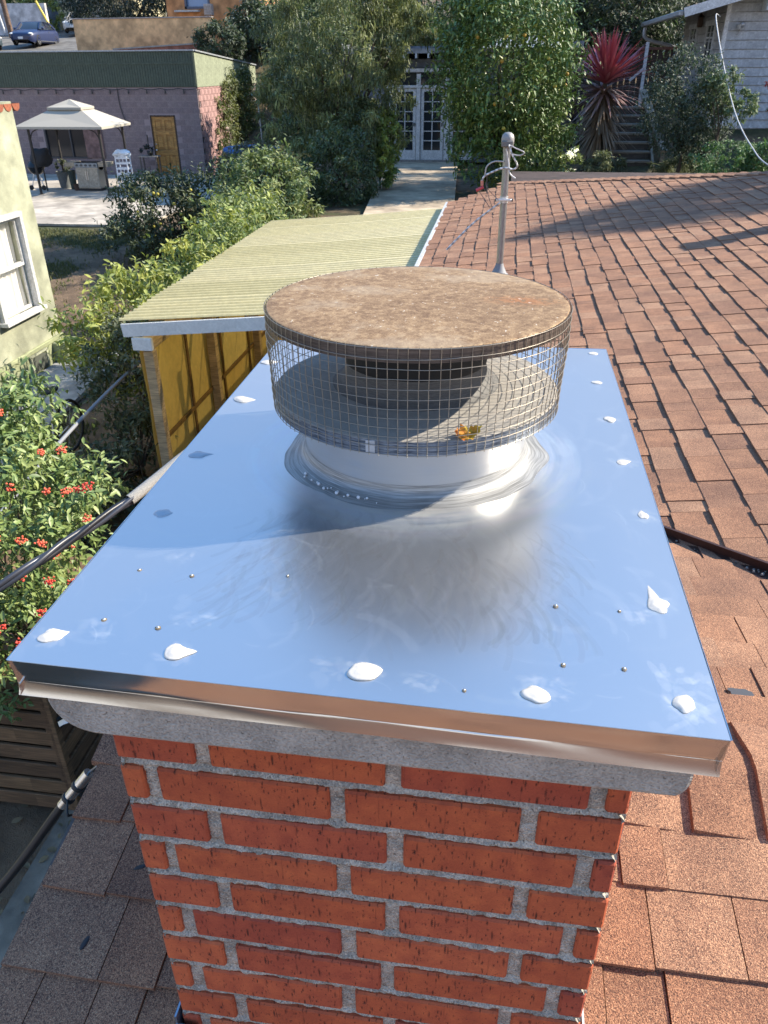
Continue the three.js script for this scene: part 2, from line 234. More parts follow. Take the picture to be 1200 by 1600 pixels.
const steelTex = (() => {
  const w = 1024, h = 1640, mk = (bg) => { const c = document.createElement('canvas'); c.width = w; c.height = h; const x = c.getContext('2d'); x.fillStyle = bg; x.fillRect(0, 0, w, h); return [c, x]; };
  const [cc, c] = mk('rgb(205,207,209)'), [rc, q] = mk('rgb(0,80,236)'), r = RNG(77);
  const X = x => (x + 0.47) / 0.702 * w, Y = z => h - (-z - 0.525) / 1.10 * h, S = w / 0.702;
  // dull cleaning smears: less mirror, more scatter
  const both = (f, col, rm) => { c.strokeStyle = c.fillStyle = col; f(c); q.strokeStyle = q.fillStyle = rm; f(q); };
  for (let k = 0; k < 230; k++) { const x = r() * w, y = r() * h, L = 20 + r() * 110, a = r() * PI, wd = 4 + r() * 16, al = 0.01 + r() * 0.03; both(t => { t.lineWidth = wd; t.lineCap = 'round'; t.beginPath(); t.moveTo(x, y); t.quadraticCurveTo(x + Math.cos(a) * L * 0.5 + r() * 10, y + Math.sin(a) * L * 0.5, x + Math.cos(a + 0.5) * L, y + Math.sin(a + 0.5) * L); t.stroke(); }, `rgba(235,236,236,${al})`, `rgba(0,120,170,${al * 1.6})`); }
  for (let k = 0; k < 110; k++) { const x = r() * w, y = r() * h, L = 10 + r() * 70, a = r() * PI, al = 0.03 + r() * 0.12; both(t => { t.lineWidth = 0.8 + r(); t.beginPath(); t.moveTo(x, y); t.quadraticCurveTo(x + Math.cos(a) * L * 0.5 + r() * 12, y + Math.sin(a) * L * 0.5, x + Math.cos(a + 0.4) * L, y + Math.sin(a + 0.4) * L); t.stroke(); }, `rgba(245,245,245,${al})`, `rgba(0,150,140,${al})`); }
  // chalky smears left near the front edge
  for (const [x, z, s] of [[-0.13, -0.575, 1], [0.07, -0.575, 1], [0.205, -0.60, 1.2], [0.215, -0.555, 1.3], [-0.40, -0.60, 0.8], [-0.05, -0.565, 0.7], [0.17, -0.70, 0.7], [-0.30, -0.63, 0.8], [-0.36, -0.74, 0.7]]) for (let k = 0; k < 22; k++) { const al = 0.012 + r() * 0.035; both(t => { t.beginPath(); t.ellipse(X(x + (r() - 0.5) * 0.05 * s), Y(z + (r() - 0.5) * 0.03 * s), S * 0.012 * r() * s + 2, S * 0.005 * r() * s + 1, r() * PI, 0, 2 * PI); t.fill(); }, `rgba(238,232,222,${al})`, `rgba(0,150,110,${al * 1.6})`); }
  for (const [x, z] of [[-0.440, -0.582], [-0.300, -0.574], [-0.108, -0.571], [0.060, -0.562], [0.197, -0.569], [0.196, -0.722], [0.208, -0.922], [0.200, -1.080], [0.198, -1.242], [-0.443, -1.250], [-0.450, -1.452]]) for (let k = 0; k < 14; k++) { const al = 0.015 + r() * 0.045, a = r() * 2 * PI, L = 0.004 + r() * 0.009; both(t => { t.lineWidth = 3 + r() * 10; t.lineCap = 'round'; t.beginPath(); t.moveTo(X(x + Math.cos(a) * 0.008), Y(z + Math.sin(a) * 0.008)); t.quadraticCurveTo(X(x + Math.cos(a + 0.5) * 0.016), Y(z + Math.sin(a + 0.5) * 0.014), X(x + Math.cos(a + 0.9) * (0.012 + L)), Y(z + Math.sin(a + 0.9) * (0.010 + L * 0.7))); t.stroke(); }, `rgba(232,224,210,${al})`, `rgba(0,140,130,${al * 1.4})`); }
  // smeared sealant rubbed in rings round the collar
  for (let k = 0; k < 700; k++) { const rr = 0.175 + 0.090 * Math.pow(r(), 1.3), a0 = r() * 2 * PI, da = 0.08 + r() * 0.55, wd = 6 + r() * 22, al = (0.02 + r() * 0.06) * (1.15 - (rr - 0.175) / 0.085), warm = Math.sin(a0) > 0 && Math.cos(a0) > -0.2 ? 1 : 0, ex = 1 + (r() - 0.5) * 0.06; both(t => { t.lineWidth = wd; t.lineCap = 'round'; t.beginPath(); t.ellipse(X(KX), Y(KZ), rr * S * ex, rr * S * ex, 0, a0, a0 + da); t.stroke(); }, warm ? `rgba(214,204,184,${al})` : `rgba(218,224,230,${al})`, `rgba(0,125,120,${al * 1.25})`); }
  // sooty swirl rubs before the collar; dark strokes also paint in the cap's reflection
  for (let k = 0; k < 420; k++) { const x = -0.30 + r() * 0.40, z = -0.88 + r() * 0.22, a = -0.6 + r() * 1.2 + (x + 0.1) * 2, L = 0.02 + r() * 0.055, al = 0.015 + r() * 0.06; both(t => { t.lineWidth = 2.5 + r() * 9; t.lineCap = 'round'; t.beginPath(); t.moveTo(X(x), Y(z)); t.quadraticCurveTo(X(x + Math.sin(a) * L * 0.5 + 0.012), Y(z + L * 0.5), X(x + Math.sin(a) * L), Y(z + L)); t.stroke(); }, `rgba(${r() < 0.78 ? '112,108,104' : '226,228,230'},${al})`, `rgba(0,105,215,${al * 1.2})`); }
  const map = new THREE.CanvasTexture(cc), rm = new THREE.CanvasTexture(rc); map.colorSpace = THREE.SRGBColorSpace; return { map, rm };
})();
{
  const NU = 96, NV = 150, g = new THREE.PlaneGeometry(1, 1, NU, NV), p = g.attributes.position, uv = g.attributes.uv;
  for (let i = 0; i < p.count; i++) { const u = p.getX(i) + 0.5, v = p.getY(i) + 0.5, [x, z] = coverAt(u, v); const edge = Math.min(u, 1 - u, v * 1.5, (1 - v) * 1.5), w = sstep(0, 0.12, edge); p.setXYZ(i, x, CY + creaseH(u, v) + w * (0.0022 * (vn(x * 5 + 4, z * 5) - 0.5) + 0.0007 * (vn(x * 13, z * 13 + 3) - 0.5)), z); uv.setXY(i, (x + 0.47) / 0.702, (-z - 0.525) / 1.10); }
  g.computeVertexNormals();
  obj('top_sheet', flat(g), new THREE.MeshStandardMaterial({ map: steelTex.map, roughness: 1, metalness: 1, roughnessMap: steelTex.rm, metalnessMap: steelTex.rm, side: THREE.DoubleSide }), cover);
  // folded lips: a bent edge, a band and a hem
  const lipM = mat([0.62, 0.625, 0.63], 0.19, 1, { roughnessMap: rep(texture(512, i => { const v = 0.5 + 0.9 * nMid[i] + 0.1 * nFine[i]; return [v, v, v]; }, false), 0.5), side: THREE.DoubleSide }), hemM = mat([0.62, 0.625, 0.63], 0.24, 1, { side: THREE.DoubleSide });
  const lipSide = (P, Q, prof, name, m) => { const d = V(Q[0] - P[0], 0, Q[1] - P[1]), L = d.length(); d.normalize(); const o = V(-d.z, 0, d.x); const n = 60, pos = [], idx = [], uvs = []; for (let i = 0; i <= n; i++) for (let j = 0; j < prof.length; j++) { const t = i / n, w = 0.0022 * (vn(t * 7 + prof[j][1] * 300, P[0] * 30 + j) - 0.5) * (j > 1 ? 1 : 0), ou = prof[j][0] + w; pos.push(P[0] + d.x * L * t + o.x * ou, CY + prof[j][1], P[1] + d.z * L * t + o.z * ou); uvs.push(t * L, prof[j][1]); if (i < n && j < prof.length - 1) { const a = i * prof.length + j, b = a + prof.length; idx.push(a, a + 1, b, b, a + 1, b + 1); } } const q = new THREE.BufferGeometry(); q.setAttribute('position', new THREE.Float32BufferAttribute(pos, 3)); q.setAttribute('uv', new THREE.Float32BufferAttribute(uvs, 2)); q.setIndex(idx); q.computeVertexNormals(); return obj(name, q, m, cover); };
  const edgeP = [[-0.0012, 0.0006], [0, 0.0002], [0.0008, -0.001], [0.001, -0.004], [0.0022, -0.014], [0.0036, -0.024], [0.0044, -0.0285], [0.0048, -0.0305]], hemP = [[0.0050, -0.0302], [0.0054, -0.0306], [0.0055, -0.0310], [0.00545, -0.0316], [0.0050, -0.034], [0.0035, -0.041], [0.0018, -0.0475]];
  for (const [P, Q, n] of [[CB, CA, 'lip'], [CA, CD, 'lip'], [CD, CC, 'lip'], [CC, CB, 'lip']]) { lipSide(P, Q, edgeP, n, lipM); lipSide(P, Q, hemP, 'hem', hemM); }
  // sealant dabs over the screws
  const sil = new THREE.MeshPhysicalMaterial({ color: lin(0.60, 0.565, 0.51), roughness: 0.42, clearcoat: 0.3, map: rep(paleTex, 0.05) }), silClear = new THREE.MeshPhysicalMaterial({ color: lin(0.33, 0.37, 0.42), roughness: 0.3, clearcoat: 0.4 });
  const dab = (x, z, s, turn, tail, m, seed) => {
    const g = new THREE.SphereGeometry(1, 22, 12, 0, 2 * PI, 0, PI / 2), p = g.attributes.position;
    for (let i = 0; i < p.count; i++) { const X = p.getX(i), Y = p.getY(i), Z = p.getZ(i), a = Math.atan2(Z, X), n = 0.78 + 0.5 * vn(Math.cos(a) * 1.4 + seed * 3.1, Math.sin(a) * 1.4 + seed), sw = 0.16 * Math.sin(a * 1 + Math.hypot(X, Z) * 9 + seed) * (1 - Y); const tl = Math.pow(Math.max(0, Math.cos(a)), 14) * tail * (1 - Y * Y); p.setXYZ(i, X * s * n * (1 + tl), Y * s * (0.26 + sw * 0.55) * (1 - 0.6 * clamp(tl)), Z * s * n * 0.86); }
    const f = flat(g), fu = f.attributes.uv, fp = f.attributes.position; for (let i = 0; i < fp.count; i++) fu.setXY(i, fp.getX(i) + seed, fp.getZ(i)); f.rotateY(turn); const mm = mergeVertices(f); mm.computeVertexNormals(); mm.translate(x, coverY(x, z) + 0.0002, z); obj('sealant_dab', mm, m, cover);
  };
  const D = [[-0.440, -0.582, 0.0125, 0.5, 0.6, 0], [-0.300, -0.574, 0.0135, 0.25, 0.6, 0], [-0.108, -0.571, 0.0150, 0.3, 0.45, 0], [0.060, -0.562, 0.0125, -0.2, 0.4, 0], [0.197, -0.569, 0.0115, 1.3, 0.35, 0], [0.196, -0.722, 0.0135, 1.7, 1.3, 0], [0.208, -0.922, 0.0085, 1.6, 0.5, 0], [0.200, -1.080, 0.0085, 0.4, 0.5, 0], [0.198, -1.242, 0.0105, 1.7, 0.3, 0], [0.192, -1.418, 0.0085, 0.1, 0.4, 0], [0.200, -1.590, 0.0095, 0.1, 0.2, 0], [-0.425, -0.842, 0.0110, 0.2, 0.6, 1], [-0.440, -1.022, 0.0120, 0.2, 0.9, 1], [-0.443, -1.250, 0.0150, 0.1, 0.7, 0], [-0.450, -1.452, 0.0130, 0.3, 0.5, 0]];
  D.forEach(([x, z, s, t, tl, k], i) => dab(x, z, s, t, tl, k ? silClear : sil, i + 1));
  const rv = mat([0.55, 0.54, 0.50], 0.35, 0.9), ring = mat([0.20, 0.15, 0.09], 0.8, 0.2);
  for (const [x, z, big] of [[-0.398, -0.709, 1], [-0.332, -0.705, 1], [-0.397, -0.614, 1.1], [-0.334, -0.609, 1.1], [-0.221, -0.72, 0.6], [0.085, -0.703, 1], [0.153, -0.704, 0.7], [0.088, -0.608, 0.9], [0.147, -0.61, 0.9], [-0.007, -0.559, 0.7]]) {
    const rb = obj('rivet', ball(0.0017 * big, x, coverY(x, z) + 0.0010, z, 10, 6), rv, cover); obj('rust_ring', lathe([[0.0014 * big, 0.0009], [0.0023 * big, 0.0012], [0.0029 * big, 0.0008]], 14, x, coverY(x, z), z), ring, rb);
  }
}
// ---------------------------------------------------------------- flue collar and wire-mesh cap
function planarUV(g, s = 1) { const p = g.attributes.position, u = g.attributes.uv; for (let i = 0; i < p.count; i++) u.setXY(i, p.getX(i) * s, p.getZ(i) * s); return g; }
{
  const cap = thing('flue_cowl', 'round rusty-topped chimney cap with a wire mesh cage on a metal collar', 'chimney cap', undefined, [KX, 0, KZ]);
  const rustCol = (() => { const N = 1024, m = fbm(N, 5, 5, 301), f = fbm(N, 60, 3, 303), g = field(N, 300, 305), w = field(N, 128, 307); return texture(N, (i, x, y) => { const px = x / N - 0.5, py = y / N - 0.5; let v = clamp(0.52 + 0.45 * (m[i] - 0.5) + 0.9 * (f[i] - 0.5) + 0.5 * (g[i] - 0.5)); let q = mix3([0.42, 0.312, 0.205], [0.70, 0.585, 0.435], v); const grey = sstep(0.52, 0.68, m[i]); q = mix3(q, [0.66, 0.60, 0.52], grey * 0.35); const d = Math.hypot((px - 0.33) * 1.1, (py - 0.02) * 2.2); q = mix3(q, [0.62, 0.36, 0.17], 0.65 * clamp(1 - d / 0.16) * sstep(0.42, 0.62, f[i] + 0.1)); if (w[i] > 0.93 && f[i] > 0.5) q = mix3(q, [0.86, 0.84, 0.8], 0.7); return q; }); })();
  const lidM = mat(white, 0.62, 0.25, { map: rustCol, bumpMap: rep(roughBump, 0.16), bumpScale: 0.0004 });
  const lidTex = (g) => { const p = g.attributes.position, u = g.attributes.uv; for (let i = 0; i < p.count; i++) u.setXY(i, 0.5 + p.getX(i) / 0.44, 0.5 - p.getZ(i) / 0.44); return g; };
  const lid = obj('lid', lidTex(lathe([[0.0001, -0.2815], [0.12, -0.2820], [0.190, -0.2828], [0.2075, -0.2838], [0.2092, -0.2852]], 120)), lidM, cap);
  const rimM = mat([0.17, 0.13, 0.105], 0.6, 0.45, { map: rep(patchTex, 0.12) });
  obj('rim', lathe([[0.2092, -0.2851], [0.2096, -0.303], [0.2078, -0.303], [0.2074, -0.2870], [0.0001, -0.2855]], 120), rimM, lid);
  // pan below: dusty galvanised disc with a spangled skirt
  const panM = mat([0.36, 0.335, 0.295], 0.75, 0.15, { map: rep(paleTex, 0.3), bumpMap: rep(roughBump, 0.2), bumpScale: 0.0004 });
  const pan = obj('pan', planarUV(lathe([[0.097, -0.398], [0.15, -0.4015], [0.198, -0.4045], [0.2040, -0.4055], [0.2052, -0.4070]], 120)), panM, cap);
  const spang = rep(texture(512, i => { const v = 0.5 + 1.5 * (nMid[i] - 0.5) + 0.6 * (nFine[i] - 0.5); return mix3([0.30, 0.33, 0.38], [0.80, 0.82, 0.84], clamp(v)); }), 0.09);
  obj('skirt', lathe([[0.2052, -0.4068], [0.2056, -0.4250], [0.2036, -0.4250], [0.2032, -0.4085], [0.10, -0.404]], 120), mat([0.55, 0.58, 0.62], 0.5, 0.6, { map: spang }), pan);
  obj('seam', bx(0.012, 0.018, 0.0012, -0.035, -0.416, 0.2036, 0.0003), mat([0.4, 0.42, 0.45], 0.5, 0.6), pan);
  // flue throat: dusty sleeve, then a sooty opening under the lid
  obj('throat', lathe([[0.124, -0.4005], [0.114, -0.3965], [0.105, -0.386], [0.102, -0.374], [0.101, -0.362], [0.0985, -0.356]], 64), mat([0.20, 0.195, 0.185], 0.75, 0.3, { map: rep(greyTex, 0.2) }), cap);
  obj('flue_pipe', lathe([[0.0925, -0.42], [0.0925, -0.322], [0.1005, -0.3215], [0.1015, -0.3275], [0.0945, -0.3295]], 64), mat([0.012, 0.012, 0.012], 0.75, 0.2), cap);
  obj('soot_ring', lathe([[0.0990, -0.299], [0.1012, -0.301], [0.1025, -0.360], [0.1024, -0.366], [0.0995, -0.3665]], 64), mat([0.016, 0.016, 0.016], 0.8), cap);
  for (let k = 0; k < 3; k++) { const a = 0.6 + k * 2.094, c = Math.cos(a), s = Math.sin(a); obj('lid_bracket', bar([c * 0.097, -0.40, s * 0.097], [c * 0.104, -0.287, s * 0.104], 0.018, 0.0016, V(c, 0, s)), mat([0.06, 0.055, 0.05], 0.7, 0.4), cap); }
  // half-inch welded mesh, each wire a thin tube; slightly out of true
  const wr = RNG(55), wires = [], RW = 0.2112, n = 104;
  const wob = (a, y) => RW + 0.0010 * (vn(a * 3 + 7, y * 30) - 0.5) * 2 - 0.0035 * sstep(-0.31, -0.425, y);
  for (let k = 0; k < n; k++) { const a = (k + (wr() - 0.5) * 0.12) / n * 2 * PI, pts = []; for (let j = 0; j <= 8; j++) { const y = -0.2835 - j / 8 * 0.1435, R1 = wob(a, y), aa = a + 0.004 * (vn(k * 0.3, j * 0.6) - 0.5); pts.push(V(Math.cos(aa) * R1, y, Math.sin(aa) * R1)); } wires.push(tube(pts, 0.00056, 8, 4)); }
  for (let j = 0; j <= 11; j++) { const pts = []; const y = -0.2850 - j * 0.01265; for (let k = 0; k <= 104; k++) { const a = k / 104 * 2 * PI, R1 = wob(a, y) + 0.0009; pts.push(V(Math.cos(a) * R1, y + 0.0012 * (vn(a * 4 + j * 1.3, j) - 0.5), Math.sin(a) * R1)); } wires.push(tube(pts, 0.00056, 208, 4)); }
  const wm = obj('wire_mesh', wires, mat([0.46, 0.41, 0.34], 0.4, 0.75, { map: rep(patchTex, 0.5) }), cap); wm.userData.kind = 'stuff';
  // collar between pan and cover, sealed with smeared sealant
  const colM = mat([0.44, 0.44, 0.44], 0.46, 0.95, { roughnessMap: rep(texture(512, i => { const v = 0.55 + 0.8 * nMid[i]; return [v, v, v]; }, false), 0.3) });
  const col = obj('collar', lathe([[0.163, -0.424], [0.1635, -0.470], [0.1650, -0.474], [0.1650, -0.498], [0.168, -0.505]], 120), colM, cap);
  obj('collar_seam', bx(0.004, 0.07, 0.002, -0.012 + 0.06, -0.46, 0.1535, 0.0005), colM, col).rotation.y = 0;
  const seal = lathe([[0.1652, -0.489], [0.1665, -0.4960], [0.1700, -0.5020], [0.1755, -0.5065], [0.183, -0.5095], [0.191, -0.5118], [0.199, -0.5136]], 200), sp = seal.attributes.position;
  for (let i = 0; i < sp.count; i++) { const x = sp.getX(i), z = sp.getZ(i), rr = Math.hypot(x, z), a = Math.atan2(z, x), k = 1 + 0.06 * (vn(Math.cos(a) * 4 + 5, Math.sin(a) * 4) - 0.5) * sstep(0.166, 0.19, rr); sp.setXYZ(i, x * k, sp.getY(i) + (vn(a * 6, rr * 260) - 0.5) * 0.0022 * sstep(0.166, 0.18, rr) * (1 - sstep(0.192, 0.199, rr)), z * k); }
  const sealG = mergeVertices(seal, 1e-5); sealG.computeVertexNormals();
  obj('sealant_ring', sealG, new THREE.MeshPhysicalMaterial({ color: lin(0.42, 0.42, 0.41), roughness: 0.45, metalness: 0.35, clearcoat: 0.2, map: rep(patchTex, 0.25) }), cap);
  const bead = []; for (let k = 0; k < 16; k++) { const a = PI * 0.56 + k / 16 * 0.75 + (wr() - 0.5) * 0.05; bead.push(ball(0.0009 + wr() * 0.0018, Math.cos(a) * (0.180 + wr() * 0.01), -0.506 - wr() * 0.003, Math.sin(a) * (0.180 + wr() * 0.01), 7, 5)); }
  obj('sealant_beads', bead, new THREE.MeshPhysicalMaterial({ color: lin(0.6, 0.62, 0.64), roughness: 0.35, clearcoat: 0.3 }), cap);

  // a curled autumn leaf resting on the pan
  const s = new THREE.Shape(), lobes = Array.from({ length: 30 }, (_, i) => { const t = i / 30 * 2 * PI, k = (1 + (i % 2 ? 0.10 : -0.08)) * (1 + 0.25 * Math.pow(Math.max(0, Math.cos(t)), 6)); return [0.0165 * Math.cos(t) * k, 0.0105 * Math.sin(t) * k * (1 - 0.25 * Math.cos(t))]; });
  lobes.forEach(([x, y], i) => i ? s.lineTo(x, y) : s.moveTo(x, y)); s.closePath();
  const top = new THREE.ExtrudeGeometry(s, { depth: 0.0004, bevelEnabled: false }), pc = [], tp = top.attributes.position;
  const sub2 = (() => { let g = flat(top); for (let it = 0; it < 2; it++) { const p = g.attributes.position, o = []; for (let i = 0; i < p.count; i += 3) { const A = V().fromBufferAttribute(p, i), B = V().fromBufferAttribute(p, i + 1), C = V().fromBufferAttribute(p, i + 2), a = V().addVectors(A, B).multiplyScalar(0.5), b = V().addVectors(B, C).multiplyScalar(0.5), c = V().addVectors(C, A).multiplyScalar(0.5); for (const t of [A, a, c, a, B, b, c, b, C, a, b, c]) o.push(t.x, t.y, t.z); } g = new THREE.BufferGeometry(); g.setAttribute('position', new THREE.Float32BufferAttribute(o, 3)); } return g; })();
  const lp = sub2.attributes.position; for (let i = 0; i < lp.count; i++) { const x = lp.getX(i), y = lp.getY(i), z = lp.getZ(i); const k = clamp(0.5 + x * 22 + (vn(x * 300, y * 300) - 0.5) * 0.9), q = mix3([0.50, 0.13, 0.012], [0.42, 0.34, 0.03], k); pc.push(...q); lp.setXYZ(i, x * 0.95, z + 0.007 * Math.pow(x / 0.018, 2) + 0.012 * Math.pow(Math.abs(y) / 0.012, 2) * (0.5 + 0.5 * Math.sign(y)) + 0.0018 * Math.sin(x * 500 + y * 300), -y * 0.9); }
  sub2.setAttribute('color', new THREE.Float32BufferAttribute(pc, 3)); sub2.computeVertexNormals();
  const leaf = single('fallen_leaf', sub2, new THREE.MeshPhysicalMaterial({ vertexColors: true, roughness: 0.75, side: THREE.DoubleSide }), 'curled orange and yellow autumn leaf lying on the cap pan behind the mesh', 'leaf');
  leaf.position.set(-0.026, -0.4030, -0.895); leaf.rotation.set(0.12, 0.5, 0.06);
}

// ---------------------------------------------------------------- the house under the chimney: low shingled roof
const house = thing('shingled_house', 'house under a brown asphalt shingle roof with a white-edged eave', 'house');
const SL = 0.17, mainY = x => -1.65 + SL * x, RZ = -1.25, RY = -1.31, hipX = 0.1, hipZ = -13.35, apexX = 5.5;
const farZ = x => x < hipX ? -12.33 - (x + 0.83) * 1.10 : hipZ + (x - hipX);
{
  const deckM = shingleMat(0.62, 0.49, 0.40), r = RNG(61);
  const U3 = n => n.clone().normalize();
  const slopes = [
    { name: 'main_slope', O: V(-0.83, mainY(-0.83), 0), C: V(0, 0, 1), U: U3(V(1, SL, 0)), n: 45, lo: -14, hi: 1.6, e: 0.143, inside: (x, z) => z > farZ(x) + 0.02 && x < apexX && z < 1.5 && !(x < 2 && z > x - 3.24 && z < 0.75 - x) },
    { name: 'front_slope', O: V(0, RY - SL * (0.717 - RZ), 0.717), C: V(1, 0, 0), U: U3(V(0, SL, -1)), n: 15, lo: -0.79, hi: 2.2, e: 0.143, inside: (x, z) => z > RZ - 0.02 && z < 0.75 - x + 0.05 },
    { name: 'rear_slope', O: V(0, RY - SL * (RZ + 4.05), -4.05), C: V(-1, 0, 0), U: U3(V(0, SL, 1)), n: 21, lo: -2.2, hi: 0.79, e: 0.143, inside: (x, z) => z < RZ + 0.02 && z > x - 3.25 - 0.02 },
  ];
  // decks
  const P3 = (f) => f.map(([x, y, z]) => V(x, y, z));
  const mP = (x, z) => [x, mainY(x), z];
  const decks = {
    main_slope: polys([P3([mP(-0.83, 8), mP(apexX, 8), mP(apexX, farZ(apexX)), mP(hipX, hipZ), mP(-0.83, -12.33)])]),
    front_slope: polys([P3([[-0.79, RY, RZ], [-0.79, RY - SL * 2.79, 1.54], [2, RY, RZ]])]),
    rear_slope: polys([P3([[-0.79, RY, RZ], [2, RY, RZ], [-0.79, RY - SL * 2.79, -4.04]])]),
  };
  const under = { main_slope: 0.03, front_slope: 0, rear_slope: 0 };
  const parts = {};
  for (const s of slopes) { const g = decks[s.name]; g.translate(0, -under[s.name], 0); parts[s.name] = obj(s.name, g, deckM, house); }
  // shingles
  const widths = [0.085, 0.105, 0.130, 0.155, 0.185, 0.225], LEN = 0.185, geo = {};
  const gget = (wi, thick, v) => { const k = `${wi},${thick},${v}`; if (!geo[k]) { const q = RNG(wi * 31 + thick * 7 + v * 131 + 5), g = bx(widths[wi] - 0.0022, thick ? 0.0088 : 0.0052, LEN, 0, 0, 0), uv = g.attributes.uv, p = g.attributes.position, ox = q() * 4, oy = q() * 4, sk = (q() - 0.5) * 0.004; for (let i = 0; i < uv.count; i++) { uv.setXY(i, uv.getX(i) + ox, uv.getY(i) + oy); if (p.getZ(i) > 0) p.setZ(i, p.getZ(i) + (p.getX(i) > 0 ? sk : -sk)); } geo[k] = g; } return geo[k]; };
  const recs = [], fr = new THREE.Frustum(); camera.updateMatrixWorld(true);
  const pm = new THREE.Matrix4().multiplyMatrices(new THREE.Matrix4().makePerspective(-0.5, 0.5, 0.6667, -0.6667, 1.0, 500), camera.matrixWorldInverse.copy(camera.matrixWorld).invert());
  fr.setFromProjectionMatrix(pm);
  for (const s of slopes) {
    const N = V().crossVectors(s.U.clone().negate(), s.C).normalize(); if (N.y < 0) N.negate();
    const Zd = V().crossVectors(s.C, N), delta = 0.056;
    for (let k = 0; k < s.n; k++) {
      let c = s.name === 'front_slope' ? s.lo - 0.004 - r() * 0.008 : s.lo - r() * 0.25;
      while (c < s.hi) {
        const wi = Math.floor(r() * widths.length), w = widths[wi], thick = r() < 0.42 ? 1 : 0, drop = (thick ? 0.004 : -0.001) + (r() - 0.5) * 0.004, cc = c + w / 2; c += w; if (s.name === 'rear_slope' && c > s.hi + 0.012) continue;  if (r() < 0.03) c += 0.002;
        const P = s.O.clone().addScaledVector(s.U, k * s.e + LEN / 2 - drop).addScaledVector(s.C, cc);
        const butt = s.O.clone().addScaledVector(s.U, k * s.e).addScaledVector(s.C, cc);
        if (!s.inside(butt.x, butt.z) && !s.inside(P.x, P.z)) continue; if (s.name !== 'main_slope' && Math.abs(butt.z - RZ) < 0.15) continue;
        if (s.name !== 'main_slope' && (P.x < -0.80 + w / 2 - 0.02)) { if (P.x < -0.80 - 0.02) continue; }
        const m = new THREE.Matrix4().makeBasis(s.C, N, Zd).multiply(new THREE.Matrix4().makeRotationX(-delta - (r() - 0.5) * 0.012));
        const lift = 0.0062 + (thick ? 0.0040 : 0.0008); m.setPosition(P.clone().addScaledVector(N, lift + 0.002));
        const d = P.length(), Vw = P.clone().normalize(), facing = Math.abs(Vw.dot(N)), t = CY / P.y, hx = P.x * t, hz = P.z * t;
        const hid = t < 1 && hx > -0.46 && hx < 0.225 && hz < -0.54 && hz > -1.6;
        const seen = fr.containsPoint(P) && !hid;
        recs.push({ s, m, wi, thick, v: Math.floor(r() * 3), mi: Math.floor(r() * shingleMats.length), size: seen ? w * 0.143 * facing / (d * d) : 0 });
      }
    }
  }
  recs.sort((a, b) => b.size - a.size);
  const rest = [];
  recs.forEach((q, i) => {
    const g = gget(q.wi, q.thick, q.v);
    if (i < 285) { const m = obj('shingle', g, shingleMats[q.mi], parts[q.s.name]); m.matrix.copy(q.m); m.matrix.decompose(m.position, m.quaternion, m.scale); } else {
      const h = g.clone().applyMatrix4(q.m), c = shingleMats[q.mi].color, a = new Float32Array(h.attributes.position.count * 3); for (let k = 0; k < a.length; k += 3) { a[k] = c.r; a[k + 1] = c.g; a[k + 2] = c.b; } h.setAttribute('color', new THREE.BufferAttribute(a, 3)); rest.push(h);
    }
  });
  const fm = shingleMat(1, 1, 1); fm.vertexColors = true; const fieldMesh = obj('shingle_field', rest, fm, house); fieldMesh.userData.kind = 'stuff';
  // caps bent over the hip and over the ridge
  const capGeo = (L, half, th, drop) => { const F = [], a = V(0, 0, -L / 2), b = V(0, 0, L / 2); const prof = [[-half, -drop], [-0.02, -0.0008], [0.02, -0.0008], [half, -drop]]; for (let k = 0; k < 3; k++) { const [x0, y0] = prof[k], [x1, y1] = prof[k + 1]; F.push([V(x0, y0, L / 2), V(x1, y1, L / 2), V(x1, y1, -L / 2), V(x0, y0, -L / 2)]); F.push([V(x0, y0 - th, L / 2), V(x1, y1 - th, L / 2), V(x1, y1, L / 2), V(x0, y0, L / 2)]); F.push([V(x1, y1 - th, -L / 2), V(x0, y0 - th, -L / 2), V(x0, y0, -L / 2), V(x1, y1, -L / 2)]); } F.push([V(-half, -drop - th, -L / 2), V(-half, -drop - th, L / 2), V(-half, -drop, L / 2), V(-half, -drop, -L / 2)], [V(half, -drop - th, L / 2), V(half, -drop - th, -L / 2), V(half, -drop, -L / 2), V(half, -drop, L / 2)]); return polys(F); };
  const cg = [capGeo(0.25, 0.158, 0.014, 0.158 * SL + 0.013), capGeo(0.24, 0.15, 0.010, 0.15 * 0.12)];
  const putCap = (g, pos, dir, lift) => { const m = obj('ridge_cap', g, shingleMats[Math.floor(r() * 5)], house), z = dir.clone().negate().normalize(), x = V().crossVectors(V(0, 1, 0), z).normalize(), y = V().crossVectors(z, x); m.quaternion.setFromRotationMatrix(new THREE.Matrix4().makeBasis(x, y, z)); m.rotateX(-0.085 - r() * 0.02); m.position.copy(pos).addScaledVector(y, lift); };
  for (let k = 0; k < 18; k++) { const x = 0.458 - 0.141 * 9 + k * 0.141; if (x > CX0 - 0.15 && x < CX1 + 0.02) continue; putCap(cg[0], V(x + 0.125, RY, RZ), V(1, 0, 0), 0.022); }
  { const A = V(hipX - 0.05, mainY(hipX - 0.05), hipZ - 0.05), B = V(apexX, mainY(apexX), farZ(apexX)), L = A.distanceTo(B), d = B.clone().sub(A).normalize(); for (let s = 0; s < L; s += 0.15) putCap(cg[1], A.clone().addScaledVector(d, s), d, 0.026); }
  // far side and the other side of the ridge, walls below
  obj('hip_slope', polys([P3([[hipX, mainY(hipX) - 0.03, hipZ], [apexX, mainY(apexX) - 0.03, farZ(apexX)], [10.6, mainY(hipX) - 0.03, hipZ]])]), deckM, house);
